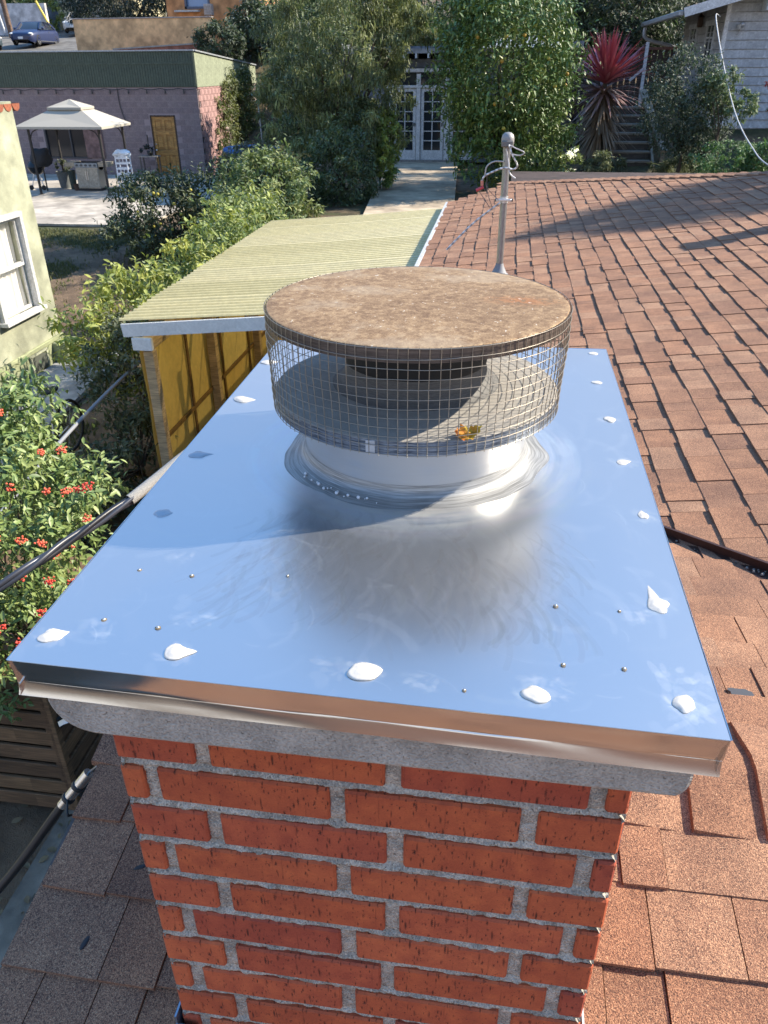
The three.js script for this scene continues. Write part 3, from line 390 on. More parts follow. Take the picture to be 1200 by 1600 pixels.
  obj('far_slope', polys([P3([[apexX, mainY(apexX) - 0.03, 8], [12, mainY(-1) - 0.03, 8], [12, mainY(-1) - 0.03, hipZ], [apexX, mainY(apexX) - 0.03, farZ(apexX)]])]), deckM, house);
  const stucco = patchy([0.55, 0.50, 0.42], 0.9, 2);
  obj('wall', bx(11.6, 2.35, 14.6, 5.35, -3.13, -5.0), stucco, house);
  const whitePaint = plain([0.74, 0.76, 0.78], 0.5, 0, 0.8);
  obj('drip_edge', [bx(0.045, 0.012, 9.0, -0.845, mainY(-0.83) + 0.014, -7.83, 0.002), bx(0.006, 0.10, 9.0, -0.868, mainY(-0.83) - 0.04, -7.83)], whitePaint, house);
  obj('far_fascia', [bar([-0.84, mainY(-0.83) - 0.07, -12.34], [hipX, mainY(hipX) - 0.07, hipZ], 0.02, 0.12)], plain([0.30, 0.20, 0.15]), house);
  obj('rake_board', [bar([-0.80, RY - 0.075, RZ], [-0.80, RY - SL * 2.79 - 0.075, 1.54], 0.025, 0.13), bar([-0.80, RY - 0.075, RZ], [-0.80, RY - SL * 2.79 - 0.075, -4.04], 0.025, 0.13)], plain([0.16, 0.13, 0.115]), house);
  obj('gable_wall', polys([P3([[-0.62, RY - 0.04, RZ], [-0.62, RY - 0.5, 1.5], [-0.62, -4.3, 1.5], [-0.62, -4.3, -4], [-0.62, RY - 0.5, -4]])]), stucco, house);
  // brown metal strip turned up along the valley
  const vA = V(-0.30, mainY(-0.30), -3.55), vB = V(1.9, mainY(1.9), -1.35), vd = vB.clone().sub(vA).normalize(), side = V(-vd.z, 0, vd.x);
  obj('valley_flashing', [bar(vA.clone().add(V(0, 0.030, 0)), vB.clone().add(V(0, 0.034, 0)), 0.005, 0.034), bar(vA.clone().addScaledVector(side, 0.03).add(V(0, 0.017, 0)), vB.clone().addScaledVector(side, 0.03).add(V(0, 0.017, 0)), 0.06, 0.003), bar(vA.clone().add(V(0, 0.047, 0)), vB.clone().add(V(0, 0.051, 0)), 0.012, 0.003)], mat([0.085, 0.038, 0.028], 0.45, 0.3, { map: rep(greyTex, 0.4) }), house);
  // dark patch of mastic on the rear slope, a litter of grit caught at the valley
  const mast = new THREE.CircleGeometry(1, 18), mp = mast.attributes.position; for (let i = 1; i < mp.count; i++) { const k = 0.7 + 0.6 * vn(mp.getX(i) * 2 + 3, mp.getY(i) * 2); mp.setXY(i, mp.getX(i) * k, mp.getY(i) * k); } mast.rotateX(-PI / 2); mast.scale(0.032, 1, 0.02); mast.rotateX(-Math.atan(SL)); mast.translate(0.655, -1.3625 + 0.020, -1.54);
  obj('mastic_patch', flat(mast), mat([0.05, 0.055, 0.065], 0.7), house);
  const grit = []; for (let k = 0; k < 60; k++) { const t = 0.46 + r() * 0.5, P = vA.clone().lerp(vB, t).addScaledVector(side, 0.012 + r() * 0.03); grit.push(ball(0.002 + r() * 0.005, P.x, P.y + 0.022, P.z, 5, 4)); }
  const gm = obj('grit', grit, plain([0.30, 0.27, 0.24]), house); gm.userData.kind = 'stuff';
  // flat dark roof of the porch behind the hip
  obj('porch_roof', bx(6.2, 0.10, 3.4, 3.2, -1.99, -16.15), patchy([0.075, 0.052, 0.05], 0.85, 1.5), house);
  // square vent chimney on the upper roof, right of the frame: its shadow lies on the roof
  obj('vent_chimney', [bx(0.22, 1.5, 0.22, 3.66, -0.68, -7.92, 0.01), bx(0.27, 0.05, 0.27, 3.66, 0.10, -7.92, 0.01)], stucco, house);
}
// twigs and seed pods lying on the shaded shingles
{
  const pod = (x, z, L, a, label) => { const y = RY - SL * (z - RZ) + 0.018, g = new THREE.SphereGeometry(1, 10, 7); g.scale(L * 0.5, 0.003, L * 0.18); g.rotateY(a); const m = single('seed_pod', flat(g), mat([0.02, 0.018, 0.02], 0.6), label, 'seed pod', 'dark pods on the shaded shingles'); m.position.set(x, y, z); };
  pod(-0.617, -0.885, 0.028, 0.5, 'small black pod near the brick edge on shaded shingles');
  pod(-0.665, -0.742, 0.032, 1.4, 'black pod lying lengthwise on the lower shaded shingle');
}
// ---------------------------------------------------------------- service mast on the roof
{
  const mx = 0.005, mz = -7.15, by = mainY(mx), ty = -0.60;
  const t = thing('service_mast', 'grey metal electrical service mast with weatherhead and loose wires on the roof', 'service mast', undefined, [0, 0, 0]);
  const galv = mat([0.50, 0.51, 0.52], 0.42, 0.85, { map: rep(greyTex, 0.5) });
  obj('pole', cyl(0.030, 0.030, ty - by + 0.12, mx - 0.012, (by + ty) / 2 - 0.06, mz, 20), galv, t).rotation.z = 0;
  obj('roof_boot', lathe([[0.13, 0.005], [0.07, 0.03], [0.04, 0.09], [0.032, 0.12]], 20, mx - 0.012, by, mz), mat([0.22, 0.22, 0.23], 0.7, 0.3), t);
  const head = obj('weatherhead', lathe([[0.0001, 0.100], [0.026, 0.096], [0.045, 0.080], [0.053, 0.052], [0.052, 0.014], [0.043, 0.0], [0.034, -0.02], [0.032, -0.06]], 24, mx - 0.012, ty + 0.02, mz), mat([0.28, 0.27, 0.26], 0.55, 0.4), t);
  obj('face_plate', bx(0.10, 0.05, 0.05, mx - 0.012, ty + 0.035, mz + 0.035, 0.008), mat([0.16, 0.15, 0.14], 0.7), head);
  obj('clamp', [cyl(0.036, 0.036, 0.05, mx - 0.012, -1.0, mz, 18), bx(0.13, 0.022, 0.02, mx - 0.012, -1.0, mz + 0.036, 0.004)], mat([0.66, 0.66, 0.65], 0.4, 0.7), t);
  obj('clamp_bolt', [rod([mx - 0.085, -1.0, mz + 0.03], [mx - 0.055, -1.0, mz + 0.03], 0.013), rod([mx + 0.03, -1.0, mz + 0.03], [mx + 0.065, -1.0, mz + 0.03], 0.013)], mat([0.12, 0.12, 0.12], 0.6, 0.5), t);
  const band = (pts, r0, c0, c1, n, name) => { const cv = new THREE.CatmullRomCurve3(pts.map(p => V(...p))), g = flat(new THREE.TubeGeometry(cv, n * 2, r0, 6, false)), u = g.attributes.uv, col = []; for (let i = 0; i < u.count; i++) col.push(...(Math.floor(u.getX(i - i % 3) * n + 0.01) % 2 ? c0 : c1)); g.setAttribute('color', new THREE.Float32BufferAttribute(col, 3)); const m = obj(name, g, new THREE.MeshStandardMaterial({ vertexColors: true, roughness: 0.5, metalness: 0.2 }), t); return m; };
  const grey = [0.30, 0.29, 0.28], pale = [0.72, 0.71, 0.69];
  band([[mx - 0.04, -1.02, mz + 0.04], [-0.25, -1.19, mz + 0.01], [-0.48, -1.42, mz + 0.03]], 0.0095, grey, pale, 22, 'stay_wire');
  band([[mx, ty + 0.03, mz + 0.07], [0.035, -0.64, mz + 0.08], [0.085, -0.73, mz + 0.07], [0.06, -0.755, mz + 0.06], [-0.02, -0.745, mz + 0.06], [-0.11, -0.775, mz + 0.05], [-0.185, -0.815, mz + 0.05], [-0.20, -0.85, mz + 0.05]], 0.008, grey, pale, 26, 'service_wire');
  obj('service_wire', tube([[mx, ty + 0.03, mz + 0.07], [0.06, -0.595, mz + 0.07], [0.135, -0.63, mz + 0.06], [0.10, -0.65, mz + 0.05], [0.02, -0.64, mz + 0.05]], 0.0055, 24, 6), mat([0.40, 0.40, 0.41], 0.5, 0.2), t);
  obj('service_wire', tube([[mx - 0.02, ty + 0.0, mz + 0.06], [mx + 0.005, -0.70, mz + 0.05], [0.03, -0.79, mz + 0.06], [0.075, -0.825, mz + 0.06]], 0.007, 20, 6), mat([0.55, 0.55, 0.56], 0.5, 0.2), t);
  obj('service_wire', tube([[mx - 0.03, -0.70, mz + 0.03], [-0.11, -0.70, mz + 0.04], [-0.165, -0.735, mz + 0.05], [-0.178, -0.80, mz + 0.05]], 0.006, 20, 6), mat([0.42, 0.40, 0.38], 0.5, 0.2), t);
  obj('bare_wire', [tube([[-0.16, -0.80, mz + 0.05], [-0.15, -0.90, mz + 0.05], [-0.05, -1.0, mz + 0.05]], 0.0025, 14, 5), tube([[-0.17, -0.86, mz + 0.05], [-0.13, -0.99, mz + 0.06], [-0.10, -1.06, mz + 0.05]], 0.003, 14, 5), tube([[-0.22, -0.93, mz + 0.05], [-0.12, -1.06, mz + 0.05]], 0.003, 6, 5)], mat([0.16, 0.13, 0.12], 0.6), t);
  obj('wire_connector', rod([-0.20, -0.845, mz + 0.05], [-0.198, -0.885, mz + 0.05], 0.013), mat([0.55, 0.20, 0.14], 0.5), t);
  obj('wire_connector', rod([-0.245, -0.925, mz + 0.05], [-0.185, -0.895, mz + 0.05], 0.013), mat([0.50, 0.06, 0.07], 0.5), t);
}
// ---------------------------------------------------------------- lean-to with a pale corrugated roof
{
  const t = thing('lean_to', 'open lean-to with a pale corrugated plastic roof and amber tarp walls', 'lean-to');
  const cs = 0.085, cy = x => -1.885 + cs * (x + 0.86), x0 = -3.60, x1 = -0.875, zA = -6.93, zB = -12.35;
  const pm = ['#efe1a8', '#e8daa0', '#f2e4ae'].map(h => new THREE.MeshPhysicalMaterial({ color: new THREE.Color(h).multiplyScalar(1.0), roughness: 0.8, transmission: 0.42, thickness: 0, side: THREE.DoubleSide, map: rep(paleTex, 0.9) }));
  const NP = 8, pw = (zA - zB) / NP, pitch = 0.123;
  for (let k = 0; k < NP; k++) {
    const za = zA - k * pw, n = 8 * Math.round(pw / pitch) + 3, pos = [], uv = [], idx = [];
    for (let j = 0; j <= n; j++) { const z = za - j / n * (pw + 0.03), h = 0.021 * Math.sin(j / 8 * 2 * PI) + (k % 2 ? 0.003 : 0) + 0.004; for (const [q, x] of [[0, x0 + 0.006 * Math.sin(k * 4)], [1, (x0 + x1) / 2], [2, x1]]) { pos.push(x, cy(x) + h + (q === 1 ? -0.012 : 0), z); uv.push(x, z); } if (j < n) for (const q of [0, 1]) { const a = j * 3 + q; idx.push(a, a + 1, a + 3, a + 1, a + 4, a + 3); } }
    const g = new THREE.BufferGeometry(); g.setAttribute('position', new THREE.Float32BufferAttribute(pos, 3)); g.setAttribute('uv', new THREE.Float32BufferAttribute(uv, 2)); g.setIndex(idx); g.computeVertexNormals(); obj('roof_panel', g, pm[k % 3], t);
  }
  const wp = mat([0.84, 0.83, 0.80], 0.6, 0, { map: rep(paleTex, 0.6) }), pine = wood([0.80, 0.58, 0.34]), amber = [[0.93, 0.63, 0.15], [0.90, 0.58, 0.12], [0.95, 0.68, 0.19]].map(c => new THREE.MeshPhysicalMaterial({ color: lin(...c), roughness: 0.8, transmission: 0.35, thickness: 0, side: THREE.DoubleSide, map: rep(paleTex, 1.4) }));
  obj('front_fascia', bar([x0 + 0.03, cy(x0) - 0.085, zA + 0.01], [x1, cy(x1) - 0.085, zA + 0.01], 0.03, 0.125), wp, t);
  const side = obj('side_beam', bx(0.09, 0.13, zA - zB, x0 + 0.24, cy(x0) - 0.22, (zA + zB) / 2 - 0.0, 0.005), pine, t);
  obj('beam_end', bx(0.20, 0.125, 0.05, x0 + 0.21, cy(x0) - 0.215, zA + 0.005, 0.006), wp, side);
  for (let k = 0; k < 5; k++) { const z = zA - 0.45 - k * 1.15; obj('rafter', bar([x0 + 0.1, cy(x0) - 0.07, z], [x1, cy(x1) - 0.07, z], 0.04, 0.09), pine, t); }
  for (const z of [zA - 0.06, zA - 1.75, zA - 3.5, zB + 0.06]) obj('post', bx(0.10, 2.05, 0.10, x0 + 0.24, cy(x0) - 1.32, z, 0.005), pine, t);
  obj('post', bx(0.09, 2.2, 0.09, x0 + 1.18, cy(x0) - 1.17, zA - 1.2, 0.005), wood([0.80, 0.66, 0.46]), t);
  const H = 2.05, yb = cy(x0) - 2.34; let q = 0;
  for (let i = 0; i < 5; i++) for (let j = 0; j < 2; j++) { const w = (zA - zB) / 5, g = new THREE.PlaneGeometry(w - 0.01, H / 2 - 0.01, 10, 8), p = g.attributes.position, uv = g.attributes.uv; for (let k = 0; k < p.count; k++) { uv.setXY(k, p.getX(k), p.getY(k)); p.setZ(k, 0.03 * (vn(p.getX(k) * 2.3 + i * 5, p.getY(k) * 2.3 + j * 9) - 0.5)); } g.computeVertexNormals(); g.rotateY(PI / 2); g.translate(x0 + 0.165, yb + H / 4 + j * H / 2, zA - w * (i + 0.5)); obj('tarp_panel', flat(g), amber[q++ % 3], t); }
  { const w = (x1 - x0) / 3; for (let i = 0; i < 3; i++) { const g = new THREE.PlaneGeometry(w - 0.01, H, 8, 8), p = g.attributes.position, uv = g.attributes.uv; for (let k = 0; k < p.count; k++) { uv.setXY(k, p.getX(k), p.getY(k)); p.setZ(k, 0.03 * (vn(p.getX(k) * 2 + i * 3, p.getY(k) * 2) - 0.5)); } g.computeVertexNormals(); g.translate(x0 + 0.2 + w * (i + 0.5), yb + H / 2 + 0.1, zB + 0.02); obj('tarp_panel', flat(g), amber[i], t); } }
  for (let i = 1; i < 5; i++) obj('batten', bx(0.02, H, 0.045, x0 + 0.19, yb + H / 2, zA - (zA - zB) / 5 * i), wood([0.30, 0.17, 0.05]), t);
  obj('rail', bx(0.02, 0.045, zA - zB - 0.1, x0 + 0.192, yb + H / 2, (zA + zB) / 2), wood([0.30, 0.17, 0.05]), t);
}
// ---------------------------------------------------------------- cables at the left edge
{
  const blk = mat([0.018, 0.02, 0.028], 0.4, 0, { map: rep(greyTex, 0.1) }), a = [[-2.2, -1.50, -0.55], [-1.15, -1.085, -1.375], [-1.05, -1.055, -1.56], [-0.95, -1.024, -1.755]];
  const t = thing('service_cable', 'thick black twisted cable with a pale taped end left of the cover', 'cable');
  const cv = new THREE.CatmullRomCurve3(a.map(p => V(...p))), strands = [];
  for (let s = 0; s < 3; s++) { const pts = []; for (let i = 0; i <= 60; i++) { const P = cv.getPoint(i / 60), w = i * 0.16 + s * 2.094; pts.push(P.add(V(0.007 * Math.cos(w), 0.007 * Math.sin(w), 0.004 * Math.sin(w)))); } strands.push(tube(pts, 0.0075, 160, 7)); }
  obj('strand', strands[0], blk, t); obj('strand', strands[1], mat([0.03, 0.034, 0.045], 0.35), t); obj('strand', strands[2], mat([0.045, 0.05, 0.065], 0.35, 0.3), t);
  obj('tape_sleeve', tube([[-0.962, -1.028, -1.735], [-0.92, -1.005, -1.81], [-0.86, -0.968, -1.90], [-0.78, -0.93, -2.02]], 0.016, 20, 9), plain([0.52, 0.50, 0.46], 0.7, 0, 0.1), t);
  obj('bracket', rod([-0.78, -0.93, -2.02], [-0.60, -1.60, -2.02], 0.012), mat([0.4, 0.4, 0.4], 0.5, 0.8), t);
  const u = thing('cable_clamp', 'black cable ending in a silver clamp beside the shaded roof edge', 'cable');
  obj('cable', tube([[-1.75, -2.35, -0.55], [-1.06, -1.66, -0.99], [-0.905, -1.455, -1.075]], 0.0105, 30, 8), mat([0.012, 0.012, 0.014], 0.45), u);
  obj('clamp', rod([-0.905, -1.455, -1.075], [-0.838, -1.372, -1.105], 0.0125, 12), mat([0.66, 0.67, 0.68], 0.25, 0.95), u);
  obj('clamp_ring', [rod([-0.892, -1.439, -1.081], [-0.887, -1.433, -1.083], 0.0155, 12), rod([-0.868, -1.409, -1.092], [-0.863, -1.403, -1.094], 0.0155, 12)], mat([0.03, 0.03, 0.03], 0.5), u);
  obj('eye_wire', tube([[-0.838, -1.372, -1.105], [-0.815, -1.350, -1.11], [-0.80, -1.335, -1.12], [-0.795, -1.345, -1.11]], 0.003, 12, 6), mat([0.2, 0.2, 0.2], 0.4, 0.8), u);
  obj('tie', tube([[-0.885, -1.431, -1.07], [-0.87, -1.44, -1.04], [-0.868, -1.45, -1.05]], 0.003, 8, 5), mat([0.02, 0.02, 0.02], 0.5), u);
  single('grey_cable', tube([[-3.96, -3.20, -5.0], [-3.97, -3.05, -6.0], [-3.985, -2.97, -6.9], [-3.99, -2.92, -7.7], [-4.0, -2.9, -8.3]], 0.019, 30, 8), mat([0.20, 0.21, 0.23], 0.6), 'thin grey cable slanting in front of the dark hedge by the lean-to', 'cable');
  single('drop_wire', tube([[4.92, 1.02, -23.7], [3.28, 0.645, -15.9], [3.55, -0.01, -16], [3.92, -0.79, -16], [4.3, -1.3, -16], [4.70, -1.62, -16], [5.4, -1.9, -15]].map((p, i) => i === 0 ? [4.96, 1.0, -23.6] : [p[0] * (1 + (1 - Math.min(1, (i - 1) / 4)) * 0.36), p[1] * (1 + (1 - Math.min(1, (i - 1) / 4)) * 0.36), p[2] * (1 + (1 - Math.min(1, (i - 1) / 4)) * 0.36)]), 0.012, 60, 6), mat([0.50, 0.50, 0.50], 0.5), 'white drop wire curving down from the grey house eave', 'wire');
}

// ---------------------------------------------------------------- ground
const pw = (z, pts) => { if (z >= pts[0][0]) return pts[0][1]; for (let i = 1; i < pts.length; i++) if (z >= pts[i][0]) { const [z0, y0] = pts[i - 1], [z1, y1] = pts[i]; return lerp(y0, y1, sstep(0, 1, (z - z0) / (z1 - z0)) * 0.5 + 0.5 * (z - z0) / (z1 - z0)); } return pts[pts.length - 1][1]; };
const gL = z => pw(z, [[-12, -4.3], [-20.5, -3.72], [-33, -3.72], [-41, -0.55], [-43, 0.465], [-75, 3.83], [-140, 12]]);
const gM = z => pw(z, [[-11, -4.3], [-15.5, -2.70], [-28, -2.68], [-34, -0.6], [-75, 4.5], [-140, 12]]);
const gR = z => pw(z, [[-13, -4.3], [-17, -2.5], [-21.5, -2.42], [-25, -1.2], [-30, -0.4], [-75, 4.5], [-140, 12]]);
function ground(x, z) { const a = lerp(gL(z), gM(z), sstep(-6.6, -4.2, x)); return lerp(a, gR(z), sstep(1.6, 3.2, x)); }
{
  const x0 = -90, x1 = 70, z0 = 25, z1 = -140, nx = 200, nz = 220, pos = [], uv = [], col = [], idx = [], map = (t) => t;
  const zs = k => { const t = k / nz; return z0 + (z1 - z0) * (t < 0.75 ? t / 0.75 * 0.40 : 0.40 + (t - 0.75) / 0.25 * 0.60); };
  for (let j = 0; j <= nz; j++) for (let i = 0; i <= nx; i++) {
    const x = lerp(x0, x1, i / nx), z = zs(j); pos.push(x, ground(x, z) - 0.012 + (vn(x * 1.3, z * 1.3) - 0.5) * 0.04, z); uv.push(x, z);
    const n = vn(x * 0.9 + 3, z * 0.9) * 0.6 + vn(x * 2.7, z * 2.7) * 0.4, dirt = sstep(0.42, 0.62, n + (z > -15.5 && x > -9 ? 0.22 : 0) + (z > -6 ? 0.15 : 0)), c = mix3([0.070, 0.085, 0.026], [0.25, 0.165, 0.100], dirt); col.push(...c);
    if (i < nx && j < nz) { const a = j * (nx + 1) + i, b = a + nx + 1; idx.push(a, a + 1, b, a + 1, b + 1, b); }
  }
  const g = new THREE.BufferGeometry(); g.setAttribute('position', new THREE.Float32BufferAttribute(pos, 3)); g.setAttribute('uv', new THREE.Float32BufferAttribute(uv, 2)); g.setAttribute('color', new THREE.Float32BufferAttribute(col, 3)); g.setIndex(idx); g.computeVertexNormals();
  struct('ground', g, mat(white, 0.95, 0, { vertexColors: true, map: rep(patchTex, 1.7), bumpMap: rep(roughBump, 0.7), bumpScale: 0.02 }));
}
const concM = patchy([0.58, 0.51, 0.42], 0.9, 3.5), slabM = patchy([0.40, 0.40, 0.40], 0.9, 2.2);
function sheet(name, pts, m, thick = 0.06) { const s = []; const top = pts.map(p => V(...p)), bot = pts.map(p => V(p[0], p[1] - thick, p[2])); s.push(top); for (let i = 0; i < top.length; i++) { const k = (i + 1) % top.length; s.push([bot[i], bot[k], top[k], top[i]]); } return struct(name, polys(s), m); }
sheet('patio', [[-24, -3.66, -20.3], [-9.6, -3.66, -20.6], [-9.0, -3.66, -31.15], [-24, -3.66, -31.15]], concM);
sheet('garden_path', [[-2.75, -2.62, -15.6], [-0.95, -2.62, -15.6], [-1.52, -2.62, -26.3], [-3.75, -2.62, -26.3]], patchy([0.60, 0.48, 0.34], 0.9, 3));
sheet('side_walk', [[-2.62, -4.26, 3], [-0.7, -4.26, 3], [-0.7, -4.26, -4.2], [-2.62, -4.26, -4.2]], patchy([0.34, 0.285, 0.22], 0.95, 1.4));
sheet('house_apron', [[-7.2, -4.24, -7.4], [-5.85, -4.24, -7.4], [-6.25, -4.24, -12.1], [-7.2, -4.24, -12.1]], slabM);
// the sloping street and its kerb
{
  const pos = [], uv = [], idx = [], n = 24; for (let j = 0; j <= n; j++) for (const x of [-70, -14]) { const z = -43.0 - j * 1.5; pos.push(x, gL(z) + 0.03, z); uv.push(x, z); if (j < n && x < -20) { const a = j * 2; idx.push(a, a + 1, a + 2, a + 1, a + 3, a + 2); } }
  const g = new THREE.BufferGeometry(); g.setAttribute('position', new THREE.Float32BufferAttribute(pos, 3)); g.setAttribute('uv', new THREE.Float32BufferAttribute(uv, 2)); g.setIndex(idx); g.computeVertexNormals(); struct('street', g, patchy([0.20, 0.19, 0.175], 0.95, 4));
}
// ---------------------------------------------------------------- green stucco house at the left
{
  const X = -7.25, t = thing('green_house', 'pale green stucco house with a white-framed sash window at left', 'house'), st = mat([0.46, 0.475, 0.335], 0.9, 0, { map: rep(patchTex, 3.2), bumpMap: rep(roughBump, 0.6), bumpScale: 0.006 });
  // wall with the window opening
  const wz0 = -11.36, wz1 = -10.46, wy0 = -3.27, wy1 = -1.93, zF = -11.9, zN = -2, yb = -4.35, yt = -0.42, d = 0.25, xc = X - d / 2;
  const box = (z0, z1, y0, y1) => bx(d, y1 - y0, Math.abs(z1 - z0), xc, (y0 + y1) / 2, (z0 + z1) / 2);
  obj('wall', [box(zF, wz0, yb, yt), box(wz1, zN, yb, yt), box(wz0, wz1, yb, wy0), box(wz0, wz1, wy1, yt), bx(9, yt - yb, d, X - d - 4.5, (yt + yb) / 2, zF + d / 2), bx(9, yt - yb, d, X - d - 4.5, (yt + yb) / 2, zN - d / 2), bx(9, 0.2, 9.4, X - d - 4.5, yt - 0.12, (zF + zN) / 2)], st, t);
  obj('base_band', [bx(0.05, 0.07, zN - zF, X + 0.02, -3.89, (zF + zN) / 2, 0.01), bx(0.03, 0.46, zN - zF, X + 0.012, -4.13, (zF + zN) / 2)], mat([0.36, 0.39, 0.22], 0.9, 0, { map: rep(patchTex, 2) }), t);
  const tileM = [patchy([0.34, 0.10, 0.05], 0.8, 0.5), patchy([0.40, 0.125, 0.06], 0.8, 0.5)]; let z = zF - 0.1, k = 0; while (z < zN) { const g = new THREE.CylinderGeometry(0.10, 0.11, 0.34, 12, 1, false, 0, PI); g.rotateZ(-PI / 2); g.rotateX(0); const q = flat(g); q.rotateX(-PI / 2 + PI / 2); q.translate(X - 0.16, yt - 0.03, z); obj('roof_tile', q, tileM[k++ % 2], t); z += 0.21; }
  const wp = plain([0.78, 0.78, 0.76], 0.5, 0, 0.8), zc = (wz0 + wz1) / 2, yc = (wy0 + wy1) / 2, W = wz1 - wz0, Hh = wy1 - wy0;
  const w = sub(t, 'window'); const fr = [bx(0.10, 0.07, W + 0.16, X + 0.02, wy1 + 0.035, zc, 0.004), bx(0.10, Hh, 0.075, X + 0.02, yc, wz0 - 0.035, 0.004), bx(0.10, Hh, 0.075, X + 0.02, yc, wz1 + 0.035, 0.004)];
  obj('frame', fr, wp, w); obj('sill', bx(0.16, 0.06, W + 0.22, X + 0.05, wy0 - 0.03, zc, 0.006), wp, w);
  const gl = mat([0.05, 0.06, 0.07], 0.06, 0, {}), pane = new THREE.MeshPhysicalMaterial({ color: 0xffffff, roughness: 0.03, transmission: 1, thickness: 0, ior: 1.5 });
  for (const [y0, y1, off] of [[wy0, wy0 + Hh * 0.52, -0.06], [wy0 + Hh * 0.48, wy1, -0.03]]) { const s = 0.045; obj('sash', [bx(0.035, s, W, X + off, y0 + s / 2, zc), bx(0.035, s, W, X + off, y1 - s / 2, zc), bx(0.035, y1 - y0 - 2 * s, s, X + off, (y0 + y1) / 2, wz0 + s / 2), bx(0.035, y1 - y0 - 2 * s, s, X + off, (y0 + y1) / 2, wz1 - s / 2)], wp, w); obj('pane', bx(0.004, y1 - y0 - 2 * s, W - 2 * s, X + off, (y0 + y1) / 2, zc), pane, w); }
  const cur = (za, zb, name) => { const n = 40, g = new THREE.PlaneGeometry(zb - za, Hh, n, 4), p = g.attributes.position; for (let i = 0; i < p.count; i++) p.setZ(i, 0.025 * Math.sin(p.getX(i) * 60) + 0.02 * (vn(p.getX(i) * 9, p.getY(i) * 3) - 0.5)); g.computeVertexNormals(); g.rotateY(PI / 2); g.translate(X - 0.16, yc, (za + zb) / 2); obj(name, flat(g), new THREE.MeshPhysicalMaterial({ color: lin(0.80, 0.78, 0.72), roughness: 0.9, side: THREE.DoubleSide }), w); };
  cur(wz0, wz0 + 0.30, 'curtain'); cur(wz0 + 0.26, wz1, 'curtain');
  obj('room_back', bx(0.02, Hh + 0.2, W + 0.2, X - 0.45, yc, zc), mat([0.10, 0.09, 0.08], 0.9), w);
  // foundation vents and a boxed-out cover
  for (const [za, zb] of [[-11.28, -10.82]]) { const v = obj('foundation_vent', bx(0.03, 0.26, zb - za, X + 0.035, -4.08, (za + zb) / 2), mat([0.06, 0.065, 0.05], 0.8), t); obj('vent_frame', [bx(0.05, 0.03, zb - za + 0.05, X + 0.04, -3.945, (za + zb) / 2), bx(0.05, 0.26, 0.03, X + 0.04, -4.08, za), bx(0.05, 0.26, 0.03, X + 0.04, -4.08, zb)], st, v); }
  obj('utility_box', bx(0.26, 0.30, 0.42, X + 0.15, -4.08, -11.72, 0.012), mat([0.34, 0.38, 0.22], 0.85, 0, { map: rep(patchTex, 1) }), t);
}
